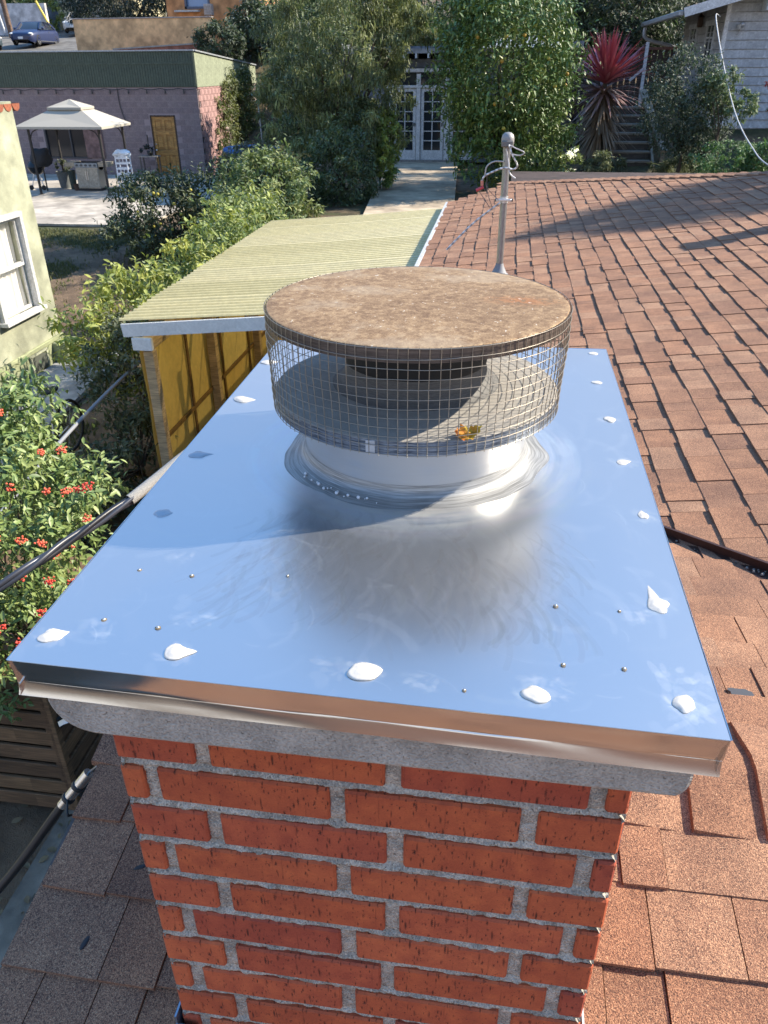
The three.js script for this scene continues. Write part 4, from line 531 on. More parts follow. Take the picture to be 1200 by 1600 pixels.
// ---------------------------------------------------------------- purple block garage with green parapet
const GZ = -31.2, GX1 = -11.5, GX0 = -25, GB = -3.72;
{
  const t = thing('block_garage', 'flat-roofed garage of dusty purple blocks with a green board parapet', 'garage'), r = RNG(71);
  const zB = -38.8, ym = -0.65, yt = 0.50;
  const bm = [[0.360, 0.278, 0.280], [0.350, 0.270, 0.274], [0.372, 0.288, 0.288], [0.385, 0.302, 0.298], [0.352, 0.268, 0.268]].map(c => plain(c, 0.92, 0, 0.9, 0.003));
  const joint = mat([0.30, 0.235, 0.235], 0.95);
  const dx0 = -13.47, dx1 = -12.50, dy1 = -1.58, wx0 = -17.9, wx1 = -16.1, wyA = -3.1, wyB = -1.85;
  const wallBox = (x0, x1, y0, y1) => bx(x1 - x0, y1 - y0, 0.18, (x0 + x1) / 2, (y0 + y1) / 2, GZ - 0.10);
  const core = obj('wall', [wallBox(GX0, wx0, GB, ym), wallBox(wx1, dx0, GB, ym), wallBox(dx1, GX1 - 0.02, GB, ym), wallBox(wx0, wx1, GB, wyA), wallBox(wx0, wx1, wyB, ym), wallBox(dx0, dx1, dy1, ym), bx(0.18, ym - GB, GZ - zB, GX1 - 0.11, (ym + GB) / 2, (GZ + zB) / 2 - 0.09), bx(13.4, ym - GB, 0.2, (GX0 + GX1) / 2, (ym + GB) / 2, zB)], joint, t);
  const bh = 0.2, bw = 0.405, full = bx(bw - 0.008, bh - 0.010, 0.05, 0, 0, 0, 0.004), half = bx(bw / 2 - 0.008, bh - 0.010, 0.05, 0, 0, 0, 0.004);
  for (let row = 0; GB + row * bh < ym - 0.05; row++) {
    const y = GB + row * bh + bh / 2; let x = GX1 - (row % 2 ? bw / 2 : bw) / 2, first = row % 2;
    while (x > -19.9) {
      const w = first ? bw / 2 : bw; first = 0;
      const l = x - w / 2, rr = x + w / 2, inD = rr > dx0 + 0.02 && l < dx1 - 0.02 && y < dy1 + 0.05, inW = rr > wx0 + 0.02 && l < wx1 - 0.02 && y > wyA && y < wyB;
      if (!inD && !inW && y + bh / 2 < ym + 0.06) { const m = obj('block', w < 0.3 ? half : full, bm[Math.floor(r() * 5)], core); m.position.set(x, y, GZ - 0.030 + (r() - 0.5) * 0.003); }
      x -= (w + (x - w / 2 - bw > -99 ? bw : w)) / 2;
    }
  }
  const sideM = patchy([0.50, 0.30, 0.28], 0.92, 1.0, 0.004), sb = bx(0.05, bh - 0.008, bw - 0.006, 0, 0, 0, 0.004);
  for (let row = 0; GB + row * bh < ym - 0.05; row++) for (let k = 0; k < 7; k++) { const m = obj('block', sb, sideM, core); m.position.set(GX1 - 0.012, GB + row * bh + bh / 2, GZ - 0.05 - bw / 2 - k * bw - (row % 2 ? 0 : bw / 2)); }
  // parapet of narrow boards, front and sloping side
  const gm = plain([0.105, 0.135, 0.095], 0.7, 0, 0.9), strips = []; for (let x = GX0; x < GX1; x += 0.10) strips.push(bx(0.092, yt - ym - 0.02, 0.03, x + 0.05, (yt + ym) / 2, GZ + 0.02, 0.006));
  const par = obj('parapet', [bx(GX1 - GX0, yt - ym, 0.10, (GX0 + GX1) / 2, (yt + ym) / 2, GZ - 0.045)], gm, t); const ps = obj('parapet_boards', strips, gm, par); ps.userData.kind = 'stuff';
  obj('parapet_rail', bx(GX1 - GX0, 0.05, 0.02, (GX0 + GX1) / 2, 0.12, GZ + 0.04), gm, par);
  obj('side_parapet', polys([[V(GX1 + 0.03, ym, GZ), V(GX1 + 0.03, ym, zB), V(GX1 + 0.03, 0.04, zB), V(GX1 + 0.03, yt, GZ)], [V(GX1 - 0.08, yt, GZ), V(GX1 - 0.08, 0.04, zB), V(GX1 - 0.08, ym, zB), V(GX1 - 0.08, ym, GZ)], [V(GX1 + 0.03, ym, GZ), V(GX1 + 0.03, yt, GZ), V(GX1 - 0.08, yt, GZ), V(GX1 - 0.08, ym, GZ)]]), plain([0.36, 0.40, 0.27], 0.8, 0, 1), t);
  obj('coping', [bx(GX1 - GX0 + 0.1, 0.045, 0.20, (GX0 + GX1) / 2, yt + 0.02, GZ - 0.02, 0.006), bar([GX1 - 0.01, yt + 0.018, GZ - 0.02], [GX1 - 0.01, 0.06, zB], 0.20, 0.045)], plain([0.52, 0.55, 0.58], 0.45, 0.2, 1), t);
  obj('roof', bx(GX1 - GX0 - 0.2, 0.1, GZ - zB - 0.2, (GX0 + GX1) / 2, -0.25, (GZ + zB) / 2), patchy([0.3, 0.3, 0.3]), t);
  // panelled door
  const dM = wood([0.66, 0.35, 0.095], 0.8, 0.5), dD = wood([0.52, 0.26, 0.065], 0.8, 0.5), dg = sub(t, 'door'), dw = dx1 - dx0 - 0.06, dh = dy1 - GB - 0.08, dcx = (dx0 + dx1) / 2;
  obj('slab', bx(dw, dh, 0.05, dcx, GB + 0.04 + dh / 2, GZ - 0.06), dD, dg);
  const st = [bx(0.12, dh, 0.03, dcx - dw / 2 + 0.06, GB + 0.04 + dh / 2, GZ - 0.03, 0.006), bx(0.12, dh, 0.03, dcx + dw / 2 - 0.06, GB + 0.04 + dh / 2, GZ - 0.03, 0.006), bx(0.10, dh, 0.028, dcx, GB + 0.04 + dh / 2, GZ - 0.03, 0.006)]; for (const f of [0.03, 0.40, 0.73, 0.965]) st.push(bx(dw - 0.02, f === 0.40 ? 0.16 : 0.12, 0.026, dcx, GB + 0.04 + dh * f, GZ - 0.03, 0.006));
  obj('stiles_and_rails', st, dM, dg);
  for (const s of [-1, 1]) for (const [f0, f1] of [[0.09, 0.34], [0.47, 0.68], [0.79, 0.92]]) obj('panel', bx(dw / 2 - 0.26, dh * (f1 - f0) - 0.05, 0.022, dcx + s * dw * 0.235, GB + 0.04 + dh * (f0 + f1) / 2, GZ - 0.034, 0.008), dM, dg);
  obj('handle', [ball(0.035, dcx - dw / 2 + 0.07, GB + 0.95, GZ + 0.03), ball(0.025, dcx - dw / 2 + 0.07, GB + 1.15, GZ + 0.01)], mat([0.7, 0.7, 0.7], 0.25, 0.9), dg);
  obj('door_frame', [bx(0.05, dy1 - GB, 0.12, dx0 + 0.015, (dy1 + GB) / 2, GZ - 0.05), bx(0.05, dy1 - GB, 0.12, dx1 - 0.015, (dy1 + GB) / 2, GZ - 0.05), bx(dx1 - dx0, 0.05, 0.12, dcx, dy1 - 0.02, GZ - 0.05)], wood([0.10, 0.06, 0.035]), dg);
  // window behind the gazebo with a drawn curtain
  const wg = sub(t, 'window'), wm = mat([0.06, 0.055, 0.055], 0.7), wcx = (wx0 + wx1) / 2, wcy = (wyA + wyB) / 2;
  obj('frame', [bx(wx1 - wx0, 0.06, 0.1, wcx, wyB - 0.03, GZ - 0.04), bx(wx1 - wx0, 0.06, 0.1, wcx, wyA + 0.03, GZ - 0.04), bx(0.06, wyB - wyA - 0.12, 0.1, wx0 + 0.03, wcy, GZ - 0.04), bx(0.06, wyB - wyA - 0.12, 0.1, wx1 - 0.03, wcy, GZ - 0.04), bx(0.05, wyB - wyA - 0.12, 0.08, wcx + 0.15, wcy, GZ - 0.04)], wm, wg);
  obj('pane', bx(wx1 - wx0 - 0.1, wyB - wyA - 0.1, 0.01, wcx, wcy, GZ - 0.07), mat([0.02, 0.022, 0.026], 0.08), wg);
  obj('board', bx(0.75, wyB - wyA - 0.1, 0.02, wx1 + 0.22, wcy - 0.02, GZ + 0.03, 0.004), patchy([0.28, 0.17, 0.15], 0.9, 1), wg);
  obj('hanging_cable', tube([[-14.6, ym - 0.02, GZ + 0.03], [-14.58, -1.3, GZ + 0.03], [-14.45, -1.75, GZ + 0.04], [-14.30, -1.98, GZ + 0.04]], 0.014, 20, 5), mat([0.03, 0.03, 0.03], 0.7), t);
}
{
  const t = thing('string_lights', 'string of small dark bulbs hung along the garage parapet', 'string lights'), pts = [], y = -0.69, dk = mat([0.02, 0.02, 0.02], 0.6);
  for (let i = 0; i <= 44; i++) { const x = -19.4 + i * 0.18; pts.push(V(x, y - 0.035 * Math.sin((i % 4) / 4 * PI), GZ + 0.07)); } obj('wire', tube(pts, 0.012, 130, 4), dk, t);
  for (let i = 0; i < 11; i++) { const x = -19.2 + i * 0.72; obj('bulb', [cyl(0.03, 0.022, 0.08, x, y - 0.08, GZ + 0.07, 8), ball(0.035, x, y - 0.14, GZ + 0.07, 8, 6)], mat([0.05, 0.045, 0.04], 0.3), t); }
}
// ---------------------------------------------------------------- patio things
{
  const P = -3.66, dark = mat([0.035, 0.032, 0.03], 0.6, 0.3);
  const gz = thing('gazebo', 'small two-tier grill gazebo with a pale canopy and dark posts', 'gazebo'), x0 = -15.55, x1 = -12.75, z0 = -25.6, z1 = -27.6, ye = -1.62, yr = -1.08, yv = -1.10, ya = -0.88, cx = (x0 + x1) / 2, cz = (z0 + z1) / 2;
  const cm = new THREE.MeshPhysicalMaterial({ color: lin(0.40, 0.37, 0.31), roughness: 0.9, side: THREE.DoubleSide, transmission: 0.15, thickness: 0 });
  const tier = (a, b, c, d, yl, yh, s) => { const rx = (b - a) * s / 2, rz = (c - d) * s / 2, B = [[a, c], [b, c], [b, d], [a, d]], T = [[cx - rx, cz + rz], [cx + rx, cz + rz], [cx + rx, cz - rz], [cx - rx, cz - rz]], F = []; for (let i = 0; i < 4; i++) { const j = (i + 1) % 4, b0 = V(B[i][0], yl, B[i][1]), b1 = V(B[j][0], yl, B[j][1]), t1 = V(T[j][0], yh, T[j][1]), t0 = V(T[i][0], yh, T[i][1]), m = b0.clone().add(b1).add(t0).add(t1).multiplyScalar(0.25); m.y -= 0.03; F.push([b0, b1, m], [b1, t1, m], [t1, t0, m], [t0, b0, m], [V(B[i][0], yl - 0.07, B[i][1]), V(B[j][0], yl - 0.07, B[j][1]), b1, b0]); } if (s < 0.05) { } return polys(F); };
  obj('canopy', tier(x0 - 0.08, x1 + 0.08, z0 + 0.08, z1 - 0.08, ye, yr, 0.24), cm, gz); obj('vent_canopy', tier(cx - 0.58, cx + 0.58, cz + 0.46, cz - 0.46, yv - 0.0, ya, 0.01), cm, gz);
  for (const [x, z] of [[x0 + 0.25, z0 - 0.15], [x1 - 0.15, z0 - 0.15], [x0 + 0.25, z1 + 0.15], [x1 - 0.15, z1 + 0.15]]) { const s = x < cx ? 1 : -1; const p = obj('post', bx(0.06, ye - P, 0.06, x, (ye + P) / 2, z), dark, gz); obj('brace', tube([[x, ye - 0.45, z], [x + s * 0.12, ye - 0.18, z], [x + s * 0.42, ye - 0.05, z]], 0.018, 10, 5), dark, p); obj('foot', bx(0.14, 0.02, 0.14, x, P + 0.01, z), dark, p); }
  obj('ridge_frame', [bx(x1 - x0, 0.03, 0.03, cx, ye - 0.02, z0), bx(x1 - x0, 0.03, 0.03, cx, ye - 0.02, z1), bx(0.03, 0.03, z0 - z1, x0, ye - 0.02, cz), bx(0.03, 0.03, z0 - z1, x1, ye - 0.02, cz), bx(0.03, yv - yr + 0.02, 0.03, cx - 0.3, (yv + yr) / 2, cz), bx(0.03, yv - yr + 0.02, 0.03, cx + 0.3, (yv + yr) / 2, cz)], dark, gz);
  // gas grill
  const gg = thing('gas_grill', 'cream and steel gas grill with blue-grey control panel under the gazebo', 'grill'), ss = mat([0.50, 0.46, 0.39], 0.4, 0.5), gx = -14.02, zz = -27.0;
  obj('cabinet', bx(0.80, 0.66, 0.50, gx - 0.05, P + 0.40, zz, 0.012), ss, gg);
  for (const s of [-1, 1]) { const dd = obj('door', bx(0.385, 0.60, 0.02, gx - 0.05 + s * 0.197, P + 0.40, zz + 0.262, 0.006), plain([0.62, 0.56, 0.46], 0.5, 0.2), gg); obj('handle', bx(0.02, 0.26, 0.03, gx - 0.05 + s * 0.03, P + 0.48, zz + 0.29), mat([0.6, 0.6, 0.6], 0.3, 0.9), dd); }
  obj('base', bx(0.84, 0.07, 0.52, gx - 0.05, P + 0.035, zz), dark, gg);
  const cp = obj('control_panel', bx(0.82, 0.15, 0.10, gx - 0.05, P + 0.80, zz + 0.22, 0.01), mat([0.24, 0.28, 0.33], 0.4, 0.6), gg); for (let k = 0; k < 5; k++) { const g = new THREE.CylinderGeometry(0.032, 0.036, 0.05, 12); g.rotateX(PI / 2); g.translate(gx - 0.37 + k * 0.16, P + 0.80, zz + 0.29); obj('knob', flat(g), mat([0.08, 0.09, 0.1], 0.4, 0.3), cp); }
  obj('hood', (() => { const g = new THREE.CylinderGeometry(0.25, 0.25, 0.80, 20, 1, false, 0, PI); g.rotateZ(PI / 2); g.rotateX(PI); g.rotateX(PI / 2 * 0); g.translate(gx - 0.05, P + 0.88, zz - 0.02); const q = flat(g); return q; })(), mat([0.03, 0.03, 0.032], 0.4, 0.4), gg);
  for (const s of [-1, 1]) obj('side_shelf', bx(0.36, 0.14, 0.46, gx - 0.05 + s * 0.59, P + 0.82, zz, 0.01), plain([0.60, 0.53, 0.42], 0.5, 0.2), gg);
  // kettle grill
  const kg = thing('kettle_grill', 'round black kettle grill on legs at the left of the gazebo', 'grill'), kx = -15.98, kz = -26.9, ky = P + 0.72, blk = mat([0.012, 0.012, 0.014], 0.25, 0.1);
  obj('bowl', lathe([[0.0001, -0.25], [0.12, -0.235], [0.22, -0.16], [0.285, -0.03], [0.29, 0]], 24, kx, ky, kz), blk, kg); obj('lid', lathe([[0.295, 0.005], [0.28, 0.06], [0.20, 0.17], [0.10, 0.225], [0.0001, 0.24]], 24, kx, ky, kz), blk, kg);
  obj('lid_handle', [bx(0.14, 0.025, 0.03, kx, ky + 0.29, kz), rod([kx - 0.05, ky + 0.22, kz], [kx - 0.05, ky + 0.29, kz], 0.01), rod([kx + 0.05, ky + 0.22, kz], [kx + 0.05, ky + 0.29, kz], 0.01)], blk, kg);
  for (const a of [0.5, 2.6, 4.7]) obj('leg', rod([kx + Math.cos(a) * 0.12, ky - 0.22, kz + Math.sin(a) * 0.12], [kx + Math.cos(a) * 0.26, P + 0.02, kz + Math.sin(a) * 0.26], 0.014), mat([0.6, 0.6, 0.6], 0.35, 0.8), kg);
  obj('ash_catcher', cyl(0.13, 0.11, 0.06, kx, ky - 0.38, kz, 16), mat([0.6, 0.6, 0.6], 0.4, 0.7), kg);
  for (const a of [0.5, 2.6]) { const g = new THREE.CylinderGeometry(0.08, 0.08, 0.04, 16); g.rotateX(PI / 2); g.translate(kx + Math.cos(a) * 0.26, P + 0.08, kz + Math.sin(a) * 0.26 + 0.03); obj('wheel', flat(g), blk, kg); }
  // black cover hung over a stand
  const cvr = thing('covered_stand', 'black fabric cover bunched over a stand beside the kettle grill', 'cover'); { const g = new THREE.SphereGeometry(1, 20, 14), p = g.attributes.position; for (let i = 0; i < p.count; i++) { const x = p.getX(i), y = p.getY(i), z = p.getZ(i), n = 0.75 + 0.5 * vn(x * 2.5 + 5, y * 2.5 + z * 2); p.setXYZ(i, x * 0.38 * n, y * 0.26 * n + (y < 0 ? y * 0.06 : 0), z * 0.3 * n); } g.computeVertexNormals(); g.translate(-15.52, P + 1.08, -26.55); obj('cover', flat(g), mat([0.022, 0.024, 0.028], 0.85), cvr); obj('stand', rod([-15.52, P, -26.55], [-15.52, P + 1.0, -26.55], 0.025), dark, cvr); }
  // pots
  const pot = (x, z, r0, h, c, label, cat, leafy) => { const q = thing('plant_pot', label, cat, 'pots by the gazebo'); obj('pot', lathe([[r0 * 0.72, 0], [r0, h], [r0 * 1.04, h], [r0 * 1.04, h - 0.03], [r0 * 0.9, h - 0.03], [0.001, h - 0.05]], 18, x, P, z), plain(c, 0.8, 0, 0.5), q); return q; };
  const p1 = pot(-15.22, -27.3, 0.26, 0.55, [0.20, 0.22, 0.22], 'grey tapered pot with a bushy plant beside the gas grill', 'plant pot'); leaves(p1, 'foliage', 500, [{ c: [-15.22, P + 0.72, -27.3], r: [0.27, 0.2, 0.25] }], 0.07, [[0.05, 0.075, 0.02], [0.08, 0.10, 0.03]], 7);
  pot(-14.83, -27.1, 0.13, 0.60, [0.075, 0.10, 0.085], 'tall narrow dark green pot next to the grey pot', 'plant pot'); pot(-14.55, -26.8, 0.12, 0.20, [0.16, 0.09, 0.06], 'small brown clay pot on the patio before the gas grill', 'plant pot');
  // white lattice stand
  const ts = thing('lattice_stand', 'tall white openwork stand with crumpled wrap on top by the bushes', 'stand'), wht = mat([0.78, 0.79, 0.82], 0.5), tx = -12.55, tz = -26.4, L = [];
  for (const [a, b] of [[-0.2, -0.14], [0.2, -0.14], [-0.2, 0.14], [0.2, 0.14]]) obj('leg', rod([tx + a, P, tz + b], [tx + a * 0.95, P + 1.15, tz + b], 0.022), wht, ts);
  for (let k = 0; k < 7; k++) { const y = P + 0.12 + k * 0.16; obj('rung', [bx(0.42, 0.05, 0.02, tx, y, tz - 0.14), bx(0.42, 0.05, 0.02, tx, y, tz + 0.14), bx(0.02, 0.05, 0.28, tx - 0.2, y, tz), bx(0.02, 0.05, 0.28, tx + 0.2, y, tz), bx(0.02, 0.11, 0.02, tx - 0.06 + (k % 2) * 0.12, y + 0.08, tz + 0.14)], wht, ts); }
  { const g = new THREE.IcosahedronGeometry(1, 3), p = g.attributes.position; for (let i = 0; i < p.count; i++) { const n = 0.7 + 0.7 * vn(p.getX(i) * 3 + 8, p.getY(i) * 3 + p.getZ(i) * 2); p.setXYZ(i, p.getX(i) * 0.26 * n, p.getY(i) * 0.12 * n, p.getZ(i) * 0.2 * n); } g.computeVertexNormals(); g.translate(tx, P + 1.2, tz); obj('wrap', flat(g), mat([0.75, 0.77, 0.8], 0.35), ts); }
  const tb = thing('potting_table', 'small low table with a dark potted plant by the wooden door', 'table'); obj('tabletop', bx(0.75, 0.04, 0.4, -14.05 + 0.55, P + 0.72, -30.7), plain([0.45, 0.40, 0.35]), tb); for (const [a, b] of [[-0.32, -0.15], [0.32, -0.15], [-0.32, 0.15], [0.32, 0.15]]) obj('leg', bx(0.04, 0.7, 0.04, -13.5 + a, P + 0.35, -30.7 + b), plain([0.2, 0.17, 0.15]), tb);
  const hp = thing('table_plant', 'dark drooping plant on the low table near the wooden door', 'plant'); leaves(hp, 'foliage', 260, [{ c: [-13.45, P + 0.93, -30.7], r: [0.34, 0.16, 0.2] }], 0.1, [[0.02, 0.03, 0.015]], 9); obj('pot', lathe([[0.09, 0], [0.13, 0.16], [0.001, 0.15]], 12, -13.45, P + 0.74, -30.7), dark, hp); obj('stake', bx(0.03, 0.5, 0.03, -13.5, P + 1.2, -30.75), dark, hp);
}
// ---------------------------------------------------------------- walls and buildings up the street
{
  const tanM = patchy([0.88, 0.54, 0.27], 0.9, 3), w1 = thing('tan_wall', 'long flat tan stucco wall behind the garage roof', 'wall'); obj('wall', bx(7.0, 3.2, 0.25, -17.85, 0.42, -42), tanM, w1); obj('coping', bx(7.05, 0.05, 0.32, -17.85, 2.045, -42, 0.01), plain([0.42, 0.38, 0.36]), w1);
  const w2 = thing('red_wall', 'low reddish wall just above the garage coping', 'wall'); obj('wall', polys([[V(-18.9, -1, -40.6), V(-14.5, -1, -40.6), V(-14.5, 0.92, -40.6), V(-18.9, 0.72, -40.6)], [V(-14.5, -1, -40.8), V(-18.9, -1, -40.8), V(-18.9, 0.72, -40.8), V(-14.5, 0.92, -40.8)], [V(-18.9, 0.72, -40.6), V(-14.5, 0.92, -40.6), V(-14.5, 0.92, -40.8), V(-18.9, 0.72, -40.8)]]), patchy([0.40, 0.16, 0.11], 0.9, 2), w2); obj('coping', bar([-18.9, 0.75, -40.7], [-14.5, 0.95, -40.7], 0.28, 0.06), plain([0.5, 0.46, 0.42]), w2);
  const ob = thing('orange_house', 'orange stucco house with a blue-framed window above the garage', 'house'), om = patchy([0.78, 0.38, 0.16], 0.9, 3); const oz = -46;
  obj('wall', [bx(1.0, 6, 0.3, -17.55, 3.4, oz), bx(2.4, 6, 0.3, -14.5, 3.4, oz), bx(1.35, 2.2, 0.3, -16.38, 1.5, oz), bx(1.35, 2.2, 0.3, -16.38, 5.3, oz), bx(0.3, 6, 8, -13.5, 3.4, oz - 4.16)], om, ob);
  const wn = sub(ob, 'window'); obj('frame', [bx(0.10, 1.6, 0.12, -17.0, 3.4, oz + 0.12), bx(0.10, 1.6, 0.12, -15.75, 3.4, oz + 0.12), bx(1.35, 0.10, 0.12, -16.38, 2.65, oz + 0.12)], mat([0.07, 0.09, 0.13], 0.5), wn); obj('pane', bx(1.25, 1.6, 0.02, -16.38, 3.4, oz), mat([0.16, 0.26, 0.42], 0.12, 0.1), wn); obj('sill', bx(1.3, 0.08, 0.3, -16.9, 2.5, oz + 0.3), plain([0.7, 0.7, 0.68]), wn);
  const vb = single('vent_box', [bx(0.42, 0.5, 0.3, -15.6, 2.52, -45.3, 0.01), ...Array.from({ length: 4 }, (_, k) => bx(0.4, 0.05, 0.02, -15.6, 2.34 + k * 0.11, -45.13))], plain([0.62, 0.56, 0.52]), 'pale louvred vent box on the wall below the orange house window', 'vent');
  const sw = thing('white_wall', 'long white wall beside the parked cars', 'wall'); obj('wall', bar([-50, 2.5, -57.2], [-30.9, 2.4, -57.2], 0.25, 2.6), patchy([0.74, 0.73, 0.74], 0.85, 3), sw);
  const gh = thing('grey_block_house', 'plain grey house wall behind the white wall', 'house'); obj('wall', bx(5.6, 6, 5, -32.4, 5.2, -64), patchy([0.24, 0.25, 0.27], 0.9, 3), gh); obj('window', bx(1.3, 0.7, 0.06, -34.4, 4.05, -61.46), mat([0.04, 0.045, 0.05], 0.3), gh);
  const ch = thing('cream_house', 'cream house with tall narrow windows and a red tile roof', 'house'); obj('wall', bx(5.4, 6, 6, -28.6, 4.7, -62.5), patchy([0.72, 0.64, 0.40], 0.9, 3), ch); for (const [x, w] of [[-29.45, 0.6], [-28.35, 0.32]]) { const w0 = obj('window', bx(w, 1.5, 0.05, x, 3.75, -59.47), mat([0.36, 0.36, 0.33], 0.3), ch); obj('frame', [bx(0.06, 1.6, 0.06, x - w / 2, 3.75, -59.46), bx(0.06, 1.6, 0.06, x + w / 2, 3.75, -59.46), bx(w, 0.06, 0.055, x, 3.75, -59.44)], mat([0.75, 0.7, 0.5], 0.6), w0); } obj('roof', polys([[V(-29.5, 4.75, -58.6), V(-25, 4.15, -58.6), V(-25, 6, -62), V(-29.5, 6, -62)], [V(-29.5, 4.6, -58.6), V(-25, 4.0, -58.6), V(-25, 4.15, -58.6), V(-29.5, 4.75, -58.6)]]), patchy([0.38, 0.17, 0.12], 0.9, 1), ch);
  const up = thing('utility_pole', 'leaning brown utility pole with a pale guy wire before the white wall', 'pole'); obj('pole', rod([-32.7, 1.4, -55.5], [-33.1, 8, -55.5], 0.17, 10), wood([0.22, 0.14, 0.10]), up); obj('guy_wire', rod([-32.95, 2.0, -55.2], [-34.0, 8, -55.2], 0.06, 6), mat([0.55, 0.56, 0.57], 0.5, 0.5), up);
  single('guy_guard', rod([-30.15, 2.3, -56], [-30.85, 3.75, -56], 0.07, 8), mat([0.70, 0.52, 0.06], 0.5), 'slanted yellow guard tube by the end of the white wall', 'guard');
}
// ---------------------------------------------------------------- parked cars
{
  const glass = mat([0.025, 0.032, 0.045], 0.05, 0.1), tyre = mat([0.015, 0.015, 0.016], 0.85), rim = mat([0.55, 0.56, 0.58], 0.3, 0.9), chrome = mat([0.7, 0.7, 0.72], 0.15, 1), lamp = mat([0.75, 0.76, 0.74], 0.1, 0.2);
  const makeCar = (label, color, x, z, yaw, group = 'cars parked along the street') => {
    const t = thing('parked_car', label, 'car', group), paint = new THREE.MeshPhysicalMaterial({ color: lin(...color), roughness: 0.45, metalness: 0.0, clearcoat: 0.35, clearcoatRoughness: 0.08 });
    // sections from front (+z) to rear: [z, half width, bottom, sill, belt/top]
    const S = [[2.22, 0.52, 0.34, 0.62, 0.66], [2.12, 0.72, 0.22, 0.66, 0.74], [1.85, 0.84, 0.18, 0.72, 0.83], [1.3, 0.88, 0.17, 0.78, 0.93], [0.85, 0.89, 0.17, 0.82, 0.99], [0, 0.89, 0.17, 0.85, 1.0], [-0.9, 0.89, 0.17, 0.87, 1.02], [-1.5, 0.88, 0.18, 0.88, 1.05], [-2.0, 0.82, 0.22, 0.86, 1.03], [-2.22, 0.68, 0.32, 0.80, 0.92]];
    const loft = (S2, prof) => { const pos = [], idx = [], m = prof(S2[0]).length; S2.forEach((s, i) => { for (const [px, py] of prof(s)) pos.push(px, py, s[0]); if (i) for (let j = 0; j < m - 1; j++) { const a = (i - 1) * m + j, b = i * m + j; idx.push(a, a + 1, b, a + 1, b + 1, b); } }); for (const [o, fl] of [[0, 0], [(S2.length - 1) * m, 1]]) for (let j = 1; j < m - 1; j++) fl ? idx.push(o, o + j, o + j + 1) : idx.push(o, o + j + 1, o + j); const g = new THREE.BufferGeometry(); g.setAttribute('position', new THREE.Float32BufferAttribute(pos, 3)); g.setAttribute('uv', new THREE.Float32BufferAttribute(new Float32Array(pos.length / 3 * 2), 2)); g.setIndex(idx); g.computeVertexNormals(); return g; };
    obj('body', loft(S, ([, w, b, s, h]) => [[-w * 0.9, b], [-w, b + 0.14], [-w, s - 0.12], [-w * 0.96, s], [-w * 0.8, h - 0.02], [-w * 0.4, h], [w * 0.4, h], [w * 0.8, h - 0.02], [w * 0.96, s], [w, s - 0.12], [w, b + 0.14], [w * 0.9, b]]), paint, t);
    const C = [[1.0, 0.80, 0.96, 0.97], [0.35, 0.80, 0.96, 1.40], [-0.2, 0.80, 0.97, 1.46], [-0.9, 0.80, 0.98, 1.43], [-1.75, 0.76, 1.0, 1.02]];
    obj('window_band', loft(C, ([, w, b, h]) => [[-w, b], [-w * 0.97, lerp(b, h, 0.3)], [-w * 0.80, h - 0.02], [-w * 0.5, h], [w * 0.5, h], [w * 0.80, h - 0.02], [w * 0.97, lerp(b, h, 0.3)], [w, b]]), glass, t);
    obj('roof', loft([[0.33, 0.66, 1.405, 0], [-0.2, 0.67, 1.462, 0], [-0.95, 0.66, 1.425, 0]], ([, w, h]) => [[-w, h - 0.045], [-w * 0.8, h], [w * 0.8, h], [w, h - 0.045]]), paint, t);
    for (const s of [-1, 1]) { obj('pillar', [bar([s * 0.80, 0.98, 0.98], [s * 0.66, 1.40, 0.36], 0.05, 0.05), bar([s * 0.80, 1.0, -0.25], [s * 0.67, 1.44, -0.25], 0.03, 0.07), bar([s * 0.77, 1.02, -1.70], [s * 0.66, 1.42, -0.95], 0.05, 0.10)], paint, t); obj('headlight', (() => { const g = new THREE.SphereGeometry(1, 10, 8); g.scale(0.17, 0.075, 0.20); g.translate(s * 0.63, 0.68, 2.0); return flat(g); })(), lamp, t); obj('mirror', (() => { const g = new THREE.SphereGeometry(1, 8, 6); g.scale(0.10, 0.07, 0.06); g.translate(s * 0.98, 1.02, 0.75); return flat(g); })(), paint, t); obj('door_handle', bx(0.03, 0.03, 0.18, s * 0.89, 0.84, -0.35), chrome, t); obj('sill_trim', bx(0.02, 0.04, 2.3, s * 0.885, 0.27, 0), chrome, t);
      for (const zz of [1.36, -1.36]) { const w = sub(t, 'wheel'); const a = new THREE.TorusGeometry(0.26, 0.075, 8, 22); a.rotateY(PI / 2); a.scale(1.25, 1, 1); a.translate(s * 0.80, 0.33, zz); obj('tyre', flat(a), tyre, w); const rg = []; const disc = new THREE.CylinderGeometry(0.21, 0.21, 0.12, 20); disc.rotateZ(PI / 2); disc.translate(s * 0.80, 0.33, zz); rg.push(flat(disc)); obj('rim', rg, rim, w); const sp = []; for (let k = 0; k < 5; k++) { const an = k * 1.2566; sp.push(bar([s * 0.87, 0.33 + Math.cos(an + 0.63) * 0.07, zz + Math.sin(an + 0.63) * 0.07], [s * 0.87, 0.33 + Math.cos(an + 0.63) * 0.17, zz + Math.sin(an + 0.63) * 0.17], 0.02, 0.05, V(1, 0, 0))); } obj('spoke_gap', sp, tyre, w); } }
    obj('grille', bx(0.80, 0.20, 0.10, 0, 0.56, 2.14, 0.03), mat([0.012, 0.012, 0.012], 0.5, 0.3), t); obj('grille_bar', bx(0.30, 0.06, 0.03, 0, 0.60, 2.20, 0.008), chrome, t); obj('bumper_intake', bx(1.0, 0.10, 0.10, 0, 0.33, 2.10, 0.03), mat([0.01, 0.01, 0.01], 0.6), t); obj('number_plate', bx(0.34, 0.13, 0.03, 0, 0.44, 2.215), mat([0.7, 0.7, 0.7], 0.5), t);
